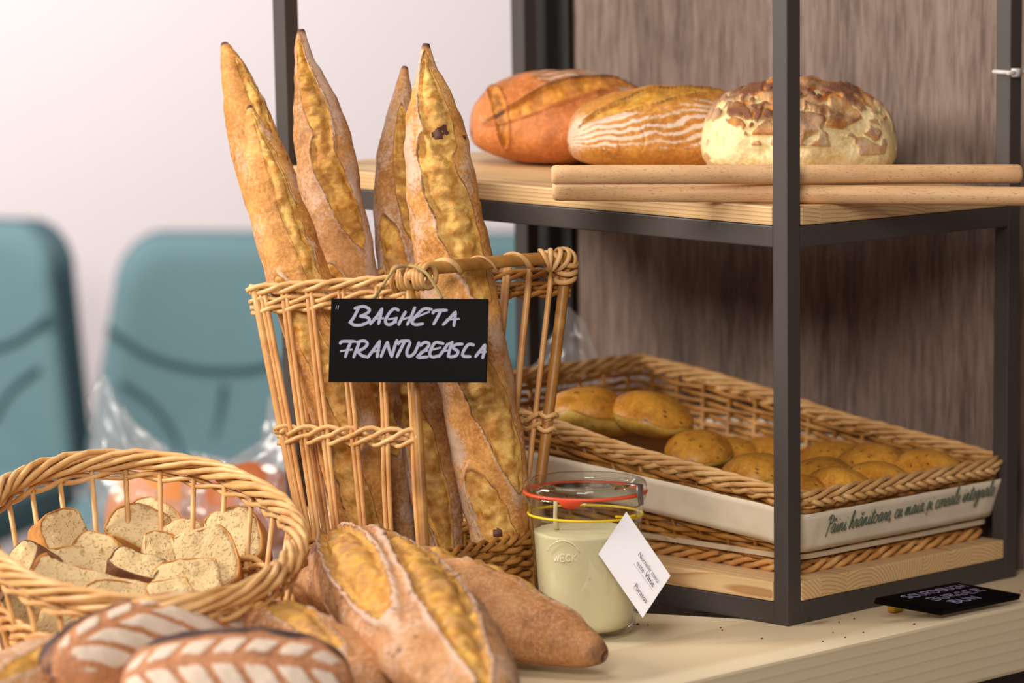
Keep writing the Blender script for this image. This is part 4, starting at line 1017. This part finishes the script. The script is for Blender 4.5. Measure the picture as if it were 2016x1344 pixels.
# script lettering on the band
LC = {'P': ([[(.25,-.15),(.4,.5),(.5,1.05)],[(.15,.85),(.4,1.12),(.8,1.0),(.75,.7),(.4,.55)]], .75),
 'a': ([[(.55,.5),(.3,.55),(.08,.25),(.15,.02),(.35,.08),(.55,.5),(.5,.12),(.62,.0),(.78,.12)]], .7),
 'i': ([[(.05,.12),(.2,.5),(.15,.1),(.28,.0),(.42,.12)],[(.26,.74),(.28,.78)]], .38),
 'n': ([[(.02,.1),(.15,.5),(.1,.0),(.25,.4),(.42,.5),(.42,.1),(.55,.0),(.7,.12)]], .65),
 'h': ([[(.0,.1),(.3,.7),(.38,1.0),(.25,1.05),(.12,.5),(.08,.0),(.25,.4),(.42,.5),(.42,.1),(.55,.0),(.7,.12)]], .65),
 'r': ([[(.02,.1),(.15,.5),(.18,.42),(.38,.48),(.32,.1),(.42,.0),(.55,.12)]], .5),
 't': ([[(.02,.1),(.28,.85),(.18,.1),(.3,.0),(.45,.12)],[(.0,.62),(.5,.66)]], .42),
 'o': ([[(.35,.5),(.1,.4),(.1,.05),(.35,.02),(.5,.3),(.35,.5),(.5,.42),(.65,.45)]], .6),
 'e': ([[(.05,.2),(.35,.3),(.38,.5),(.15,.45),(.1,.1),(.28,-.02),(.52,.14)]], .48),
 ',': ([[(.12,.06),(.02,-.16)]], .2), ' ': ([], .38),
 'c': ([[(.42,.42),(.25,.52),(.08,.25),(.18,.0),(.36,.02),(.52,.14)]], .48),
 'u': ([[(.02,.12),(.15,.5),(.1,.1),(.25,.0),(.45,.5),(.42,.1),(.55,.0),(.68,.12)]], .64),
 'm': ([[(.02,.1),(.13,.5),(.08,.0),(.22,.4),(.34,.5),(.32,.0),(.48,.42),(.6,.5),(.6,.1),(.72,.0),(.86,.12)]], .84),
 's': ([[(.02,.08),(.3,.58),(.36,.2),(.2,.0),(.05,.06)],[(.2,-.1),(.14,-.26)]], .45),
 'l': ([[(.02,.15),(.32,.8),(.3,1.08),(.16,.8),(.12,.1),(.26,.0),(.4,.14)]], .38),
 'g': ([[(.5,.5),(.25,.52),(.08,.22),(.25,.04),(.5,.45),(.45,-.35),(.25,-.5),(.15,-.3),(.7,.1)]], .66),
 'A': ([[(.55,.5),(.3,.55),(.08,.25),(.15,.02),(.35,.08),(.55,.5),(.5,.12),(.62,.0),(.78,.12)],[(.2,.7),(.38,.88),(.55,.7)]], .7),
 'B': ([[(.55,.5),(.3,.55),(.08,.25),(.15,.02),(.35,.08),(.55,.5),(.5,.12),(.62,.0),(.78,.12)],[(.2,.85),(.35,.7),(.55,.85)]], .7)}
txt = 'PAini hrBnitoare, cu maia si cereale integrale'
TWd = sum(LC[c][1] for c in txt); b = MB()
p0 = ony(1622, 1052, Y0+.0005); p1 = ony(1952, 973, Y0+.0005); xs = 0; bl = (p1-p0); 
K = bl.length/TWd
for c_ in txt:
    for s_ in LC[c_][0]:
        P = []
        for x, y in s_:
            pp_ = p0+bl*((xs+x+y*.12)/TWd)+up1*(K*1.5*y); tt_ = (pp_.z-.066)/.0435; pp_.y = Y0-.0092+.020*max(0, min(1, (.13-pp_.z)/.08))-.0016
            P.append(pp_)
        m = len(P); Q = spline(P, (m-1)*5+1) if m > 2 else P
        b.tube(Q, .00050, 5, flat=1)
    xs += LC[c_][1]
b.build('lettering', INK, lb)

# buns
def bunmesh(seed):
    nu, nv = 40, 56; V = []; A = {'score': [], 'flour': [], 'burn': []}
    for i in range(nu):
        ph = PI*i/(nu-1)
        for k in range(nv):
            th = 2*PI*k/nv; v = Vector((math.sin(ph)*math.cos(th), math.sin(ph)*math.sin(th), math.cos(ph)))
            rr = .043*(1+.05*noise.noise(v*1.6+Vector((seed, 0, 0)))+.012*noise.noise(v*6+Vector((seed, 0, 0))))
            p = Vector((v.x*rr, v.y*rr*.96, v.z*rr*(.62 if v.z > 0 else .36)))
            V.append(p); lo = sm(.25, -.25, v.z+.25*noise.noise(v*2+Vector((seed, 4, 0))))
            A['score'].append(lo*.9); A['flour'].append(0); A['burn'].append(1. if noise.noise(v*7.5+Vector((seed*5, 3, 3))) > .60 else 0)
    F = [(i*nv+k, i*nv+(k+1) % nv, (i+1)*nv+(k+1) % nv, (i+1)*nv+k) for i in range(nu-1) for k in range(nv)]
    return mesh('bun', V, F, BUN, attrs=A)
BM = [bunmesh(s) for s in (1, 5, 9)]
buns = [(1636,905,.31,1,'bun just right of the front rack post, in the back row'),(1718,914,.29,1.02,'bun in the middle of the back row right of the front rack post'),
 (1828,922,.30,.98,'rightmost bun in the low basket'),(1500,897,.30,.95,'pale bun close left of the front rack post'),
 (1612,932,.21,.9,'seedy bun nearest right of the rack post behind the palest one'),(1652,952,.150,.92,'palest bun, nearest the printed cloth band'),(1724,946,.19,.98,'brown bun between the palest bun and the rightmost one'),
 (1580,966,.125,.9,'bun half hidden by the right edge of the front rack post'),(1490,925,.17,.95,'brown bun at the near rim left of the front rack post'),
 (1432,893,.26,.9,'dark bun in the shade left of the pale one by the post'),(1375,880,.2,.9,'shaded bun low in the middle of the low basket'),
 (1278,815,.20,1.2,'large seeded bun at the far end of the low basket'),(1165,812,.17,1.3,'large bun at the far left end, behind the basket wall')]
for i, (px, py, x, s, lbl) in enumerate(buns):
    p = onx(px, py, x)
    while p.y < .068 and x < .33: x += .004; p = onx(px, py, x)
    o = bpy.data.objects.new('bun', BM[i % 3]); C.objects.link(o); o.location = p-Vector((0, 0, .006)); o.scale = (s, s, s)
    o.rotation_euler = (rnd.uniform(-.2, .2), rnd.uniform(-.2, .2), rnd.uniform(0, 6)); tag(o, lbl, 'bun', 'buns in the low basket')

# ------------------------------------------------------------------ oval basket with bread chunks
OC = Vector((-.538, .366, .13)); OA, OB, OPH, OTX, OTY = .267, .147, 1.005, .082, .072
ob = empty('oval_wicker_basket', (OC.x, OC.y, 0), 'open oval wicker basket filled with cut bread chunks, front left', 'basket')
def ov(th, s=1., z=None, sb=None):
    u_, v_ = OA*s*math.cos(th), OB*(sb or s)*math.sin(th)
    x = u_*math.cos(OPH)-v_*math.sin(OPH); y = u_*math.sin(OPH)+v_*math.cos(OPH)
    return Vector((OC.x+x, OC.y+y, (OC.z+OTX*x+OTY*y) if z is None else z))
n = 160
rm = MB(); P = [ov(2*PI*i/n+PI*1.25) for i in range(n+1)]
rope(rm, P, 6, .0092, .0032, .22, flat_=.95, n=8, jit=.25)
rope(rm, P, 3, .0045, .0032, .14, n=8, phase=.5)
rope(rm, [p-up1*.0165 for p in P], 2, .0036, .0027, .09, n=7, phase=.2)
rm.build('braided_rim', WICKP, ob)
bd = MB(); P = [lerp(ov(2*PI*i/n), ov(2*PI*i/n, .86, .004), .52) for i in range(n+1)]
rope(bd, P, 2, .0050, .0030, .075, n=8); rope(bd, [p-up1*.009 for p in P], 2, .0045, .0030, .07, n=8, phase=1); bd.build('middle_band', WICK, ob)
bd = MB(); 
for k in range(4): rope(bd, [ov(2*PI*i/n, .86-.01*k, .005+.006*k) for i in range(n+1)], 2, .0042, .003, .07, n=7, phase=k)
bd.build('bottom_border', WICK, ob)
for k in range(27):
    a = 2*PI*(k+.3)/27; st_ = MB(); st_.tube([ov(a)-up1*.004, lerp(ov(a), ov(a, .86, .004), .5), ov(a, .86, .004)], .0026, 8); st_.build('stake', WICKP, ob)
b = MB(); V = [ov(2*PI*i/n, .85, .006) for i in range(n)]; b.add(V, [tuple(range(n))]); o = b.build('base', WICK, ob); md = o.modifiers.new('s', 'SOLIDIFY'); md.thickness = .004

def chunk(px, py, depth, w, h, th, roll=0., yaw=0., pit=0., dark=False, label='', seed=0, cut=0, slant=0, name='bread_chunk'):
    """a cut slice: D shaped outline w x h (m), thickness th; face turned to the viewer by yaw/pitch, rolled in plane"""
    w *= 1.13; h *= 1.13; c = at(px, py, depth); vz = (CP-c).normalized(); vx = up1.cross(vz).normalized(); vy = vz.cross(vx)
    M = Matrix((vx, vy, vz)).transposed().to_4x4(); R = M @ Matrix.Rotation(yaw, 4, 'Y') @ Matrix.Rotation(pit, 4, 'X') @ Matrix.Rotation(roll, 4, 'Z')
    root = empty(name, c, label, 'bread', 'bread chunks in the oval basket')
    out = []; n_ = 72
    for i in range(n_):
        a = 2*PI*i/n_; ca, sa = math.cos(a), math.sin(a)
        ex_ = .78 if sa > 0 else .45
        x = w/2*math.copysign(abs(ca)**ex_, ca); y = h/2*math.copysign(abs(sa)**ex_, sa)
        k = 1+.05*noise.noise(Vector((ca*1.5, sa*1.5, seed*3.1)))+.02*noise.noise(Vector((ca*5, sa*5, seed)))
        x *= k; y *= k; cx_ = cut*w/2 if cut else 9; c_ = 0
        if cut and x*math.copysign(1, cut) > abs(cx_): x = cx_+.001*noise.noise(Vector((0, y*60, seed))); c_ = 1
        if slant and y > h/2*slant: y = h/2*slant+.10*x; c_ = 1
        out.append((x, y, c_))
    for part, mat, lo, hi, s0 in (('crumb', CRUMB, -.5, .5, .955), ('crust', DCRUST if dark else CRUST, -.49, .49, 1.0)):
        V = []; F = []; nr_ = 9
        if part == 'crumb':
            rings = [(0.0, .5), (.3, .5), (.6, .5), (.85, .5), (1, .47), (1, 0), (1, -.47), (.6, -.5), (0, -.5)]
        else:
            rings = [(.93, .475), (.975, .505), (1.005, .45), (1.01, .2), (1.01, -.2), (1.005, -.45), (.975, -.505), (.93, -.475)]
        for s_, z_ in rings:
            for x, y, c_ in out:
                sc_ = s_*s0 if part == 'crumb' else s_*(.90 if c_ else 1)
                p = Vector((x*sc_, y*sc_, z_*th))
                d_ = fbm(p*70+Vector((seed*2., 0, 0)), 3)
                if part == 'crumb': p.z += d_*.0022*(1 if abs(z_) > .4 else 0)+ .10*th*noise.noise(Vector((p.x*30, p.y*30, seed)))
                else: p += Vector((p.x, p.y, 0)).normalized()*(d_*.0010); p.z += .10*th*noise.noise(Vector((p.x*30, p.y*30, seed)))
                V.append(R @ p + c)
        N = len(out); F = [(i*N+k, i*N+(k+1) % N, (i+1)*N+(k+1) % N, (i+1)*N+k) for i in range(len(rings)-1) for k in range(N)]
        if part == 'crust': F += [((len(rings)-1)*N+k, (len(rings)-1)*N+(k+1) % N, (k+1) % N, k) for k in range(N)]
        put(part, mesh(part, V, F, mat), root)
    return root
D2 = math.radians
chunk(128, 1068, 4.00, .056, .058, .030, D2(10), D2(28), D2(-22), False, 'upright chunk with crust on its left side, leftmost at the back', 1, cut=.7)
chunk(285, 1052, 4.06, .066, .044, .034, D2(-28), D2(-12), D2(-38), False, 'pale chunk leaning back with a dark crust end, back centre', 2, cut=.55)
chunk(306, 1034, 4.10, .058, .042, .024, D2(-35), D2(-18), D2(-30), False, 'topmost chunk with a golden crust arc behind the pale one', 3, cut=.8)
chunk(202, 1104, 3.95, .050, .042, .040, D2(-20), D2(-28), D2(-22), False, 'round chunk with large holes and a golden crust ring, middle left', 4)
chunk(278, 1128, 3.90, .056, .036, .030, D2(-32), D2(12), D2(-48), True, 'chunk showing its dark brown bottom crust, front middle', 5, cut=.65, slant=.7)
chunk(313, 1095, 3.96, .042, .042, .022, D2(-5), D2(10), D2(-25), False, 'small holey chunk squeezed between bigger ones in the centre', 6, cut=-.7)
chunk(400, 1108, 3.93, .062, .066, .034, D2(14), D2(-8), D2(-26), False, 'largest chunk with a wide crumb face, right of centre', 7, cut=-.72, slant=.86)
chunk(462, 1068, 4.00, .056, .062, .030, D2(22), D2(-22), D2(-28), False, 'tall chunk with a browned edge at the right rim', 8, cut=-.75)
chunk(185, 1160, 3.84, .108, .044, .026, D2(-26), D2(4), D2(-34), False, 'long flat slice lying along the near rim', 9, slant=.6)
chunk(342, 1178, 3.82, .048, .030, .026, D2(14), D2(0), D2(-50), False, 'low chunk peeking over the near rim below the largest one', 10, cut=.7)
chunk(68, 1118, 3.92, .046, .040, .036, D2(-10), D2(-60), D2(-30), True, 'chunk turned to its smooth brown crust, at the left rim', 11)
chunk(366, 1066, 4.04, .040, .036, .028, D2(10), D2(-10), D2(-30), False, 'small chunk behind the largest one, only its top showing', 12)
chunk(60, 1215, 3.80, .060, .060, .030, D2(20), D2(20), D2(-10), True, 'chunk seen through the stakes at the lower left', 13)
chunk(150, 1245, 3.80, .066, .060, .030, D2(-20), D2(-10), D2(-5), False, 'chunk seen through the stakes beneath the long slice', 14)
chunk(230, 1205, 3.84, .070, .050, .035, D2(-10), D2(10), D2(-20), False, 'chunk buried under the front slices in the oval basket', 15)
chunk(380, 1165, 3.90, .070, .050, .040, D2(5), D2(0), D2(-50), False, 'chunk underneath the largest one in the oval basket', 16, cut=.7)
chunk(120, 1145, 3.93, .080, .050, .040, D2(5), D2(0), D2(-40), False, 'chunk underneath the leftmost ones in the oval basket', 17)
chunk(290, 1160, 3.96, .080, .050, .040, D2(5), D2(0), D2(-60), False, 'chunk at the bottom of the pile in the oval basket', 18)

# ------------------------------------------------------------------ bagged loaves behind
def bagged(px, py, depth, w, h, breadc, label, seed, peak=None, bw=.8, bh=.55):
    c = at(px, py, depth) if depth else PCUST.copy(); root = empty('bagged_loaf', Vector((c.x, c.y, c.z-h/2)), label, 'bagged bread')
    vx = rt.copy(); vx.z = 0; vx.normalize(); vy = Vector((-vx.y, vx.x, 0))
    z0 = c.z-h/2
    # bread
    nu, nv = 36, 48; V = []; A = {'score': [], 'flour': [], 'burn': []}
    for i in range(nu):
        ph = PI*i/(nu-1)
        for k in range(nv):
            th = 2*PI*k/nv; v = Vector((math.cos(ph), math.sin(ph)*math.cos(th), math.sin(ph)*math.sin(th)))
            V.append(Vector((c.x, c.y, z0+h*bh/2+.004))+vx*(v.x*w/2*bw)+vy*(v.y*w*.28)+up1*(v.z*h*bh/2)); A['score'].append(0); A['flour'].append(0); A['burn'].append(0)
    F = [(i*nv+k, i*nv+(k+1) % nv, (i+1)*nv+(k+1) % nv, (i+1)*nv+k) for i in range(nu-1) for k in range(nv)]
    put('bread', mesh('bread', V, F, breadc, attrs=A), root)
    # bag
    nu, nv = 60, 90; V = []
    for i in range(nu):
        t = i/(nu-1)
        for k in range(nv):
            th = 2*PI*k/nv; hh_ = h
            wx = w/2*(1-.10*t)*(1 if t > .02 else .8); wy = w*.33*(1-sm(.35, 1, t)*.96)*(1 if t > .02 else .8)
            x = wx*math.cos(th); y = wy*math.sin(th)
            top = h*t
            if peak:
                xx = x/(w/2); pk = interp(xx, [p[0] for p in peak], [p[1] for p in peak]); top = h*t*((1-sm(.4, 1, t))+sm(.4, 1, t)*pk)
            p = Vector((x, y, top)); nz = fbm(Vector((x*22+seed, y*22, t*4)), 3)*.012*sm(0, .3, t)+ .010*abs(noise.noise(Vector((x*45, y*20, t*9+seed))))
            p += Vector((math.cos(th), math.sin(th), 0))*nz
            V.append(Vector((c.x, c.y, z0))+vx*p.x+vy*p.y+up1*(p.z+.002))
    F = [(i*nv+k, i*nv+(k+1) % nv, (i+1)*nv+(k+1) % nv, (i+1)*nv+k) for i in range(nu-1) for k in range(nv)]+[tuple(range(nv))]
    put('clear_bag', mesh('clear_bag', V, F, FILM), root)
    return root
OR = flat('orange_crust', (214, 132, 62), .5); AM = flat('amber_crust', (170, 92, 46), .5); PK = flat('pink_brown_crust', (160, 112, 104), .5)
bagged(330, 985, 4.95, .20, .235, OR, 'clear bag with an orange loaf, its pointed corner rising at the left', 1, [(-1, 1.0), (-.75, 1.18), (-.4, .92), (.2, .72), (1, .55)], .80, .72)
bagged(500, 1010, 4.80, .17, .215, AM, 'clear bag with a dark amber loaf behind the oval basket rim', 5, [(-1, .85), (-.3, .8), (.3, .95), (1, 1.1)], .85, .78)
bagged(640, 985, 5.0, .16, .22, PK, 'clear bag with a mauve brown loaf partly behind the left rear rack post', 9, [(-1, 1.1), (0, 1), (1, .9)], .85, .75)
PCUST = Vector((.298, .628, BT1+.087))
bagged(0, 0, 0, .125, .172, PK, 'small clear bag with a pointed top, inside the rack behind the low basket', 13, [(-1, .65), (-.2, .85), (.35, 1.25), (.7, 1.1), (1, .6)], .6, .3)

for o in bpy.data.objects:
    if '_b' in o: del o['_b']
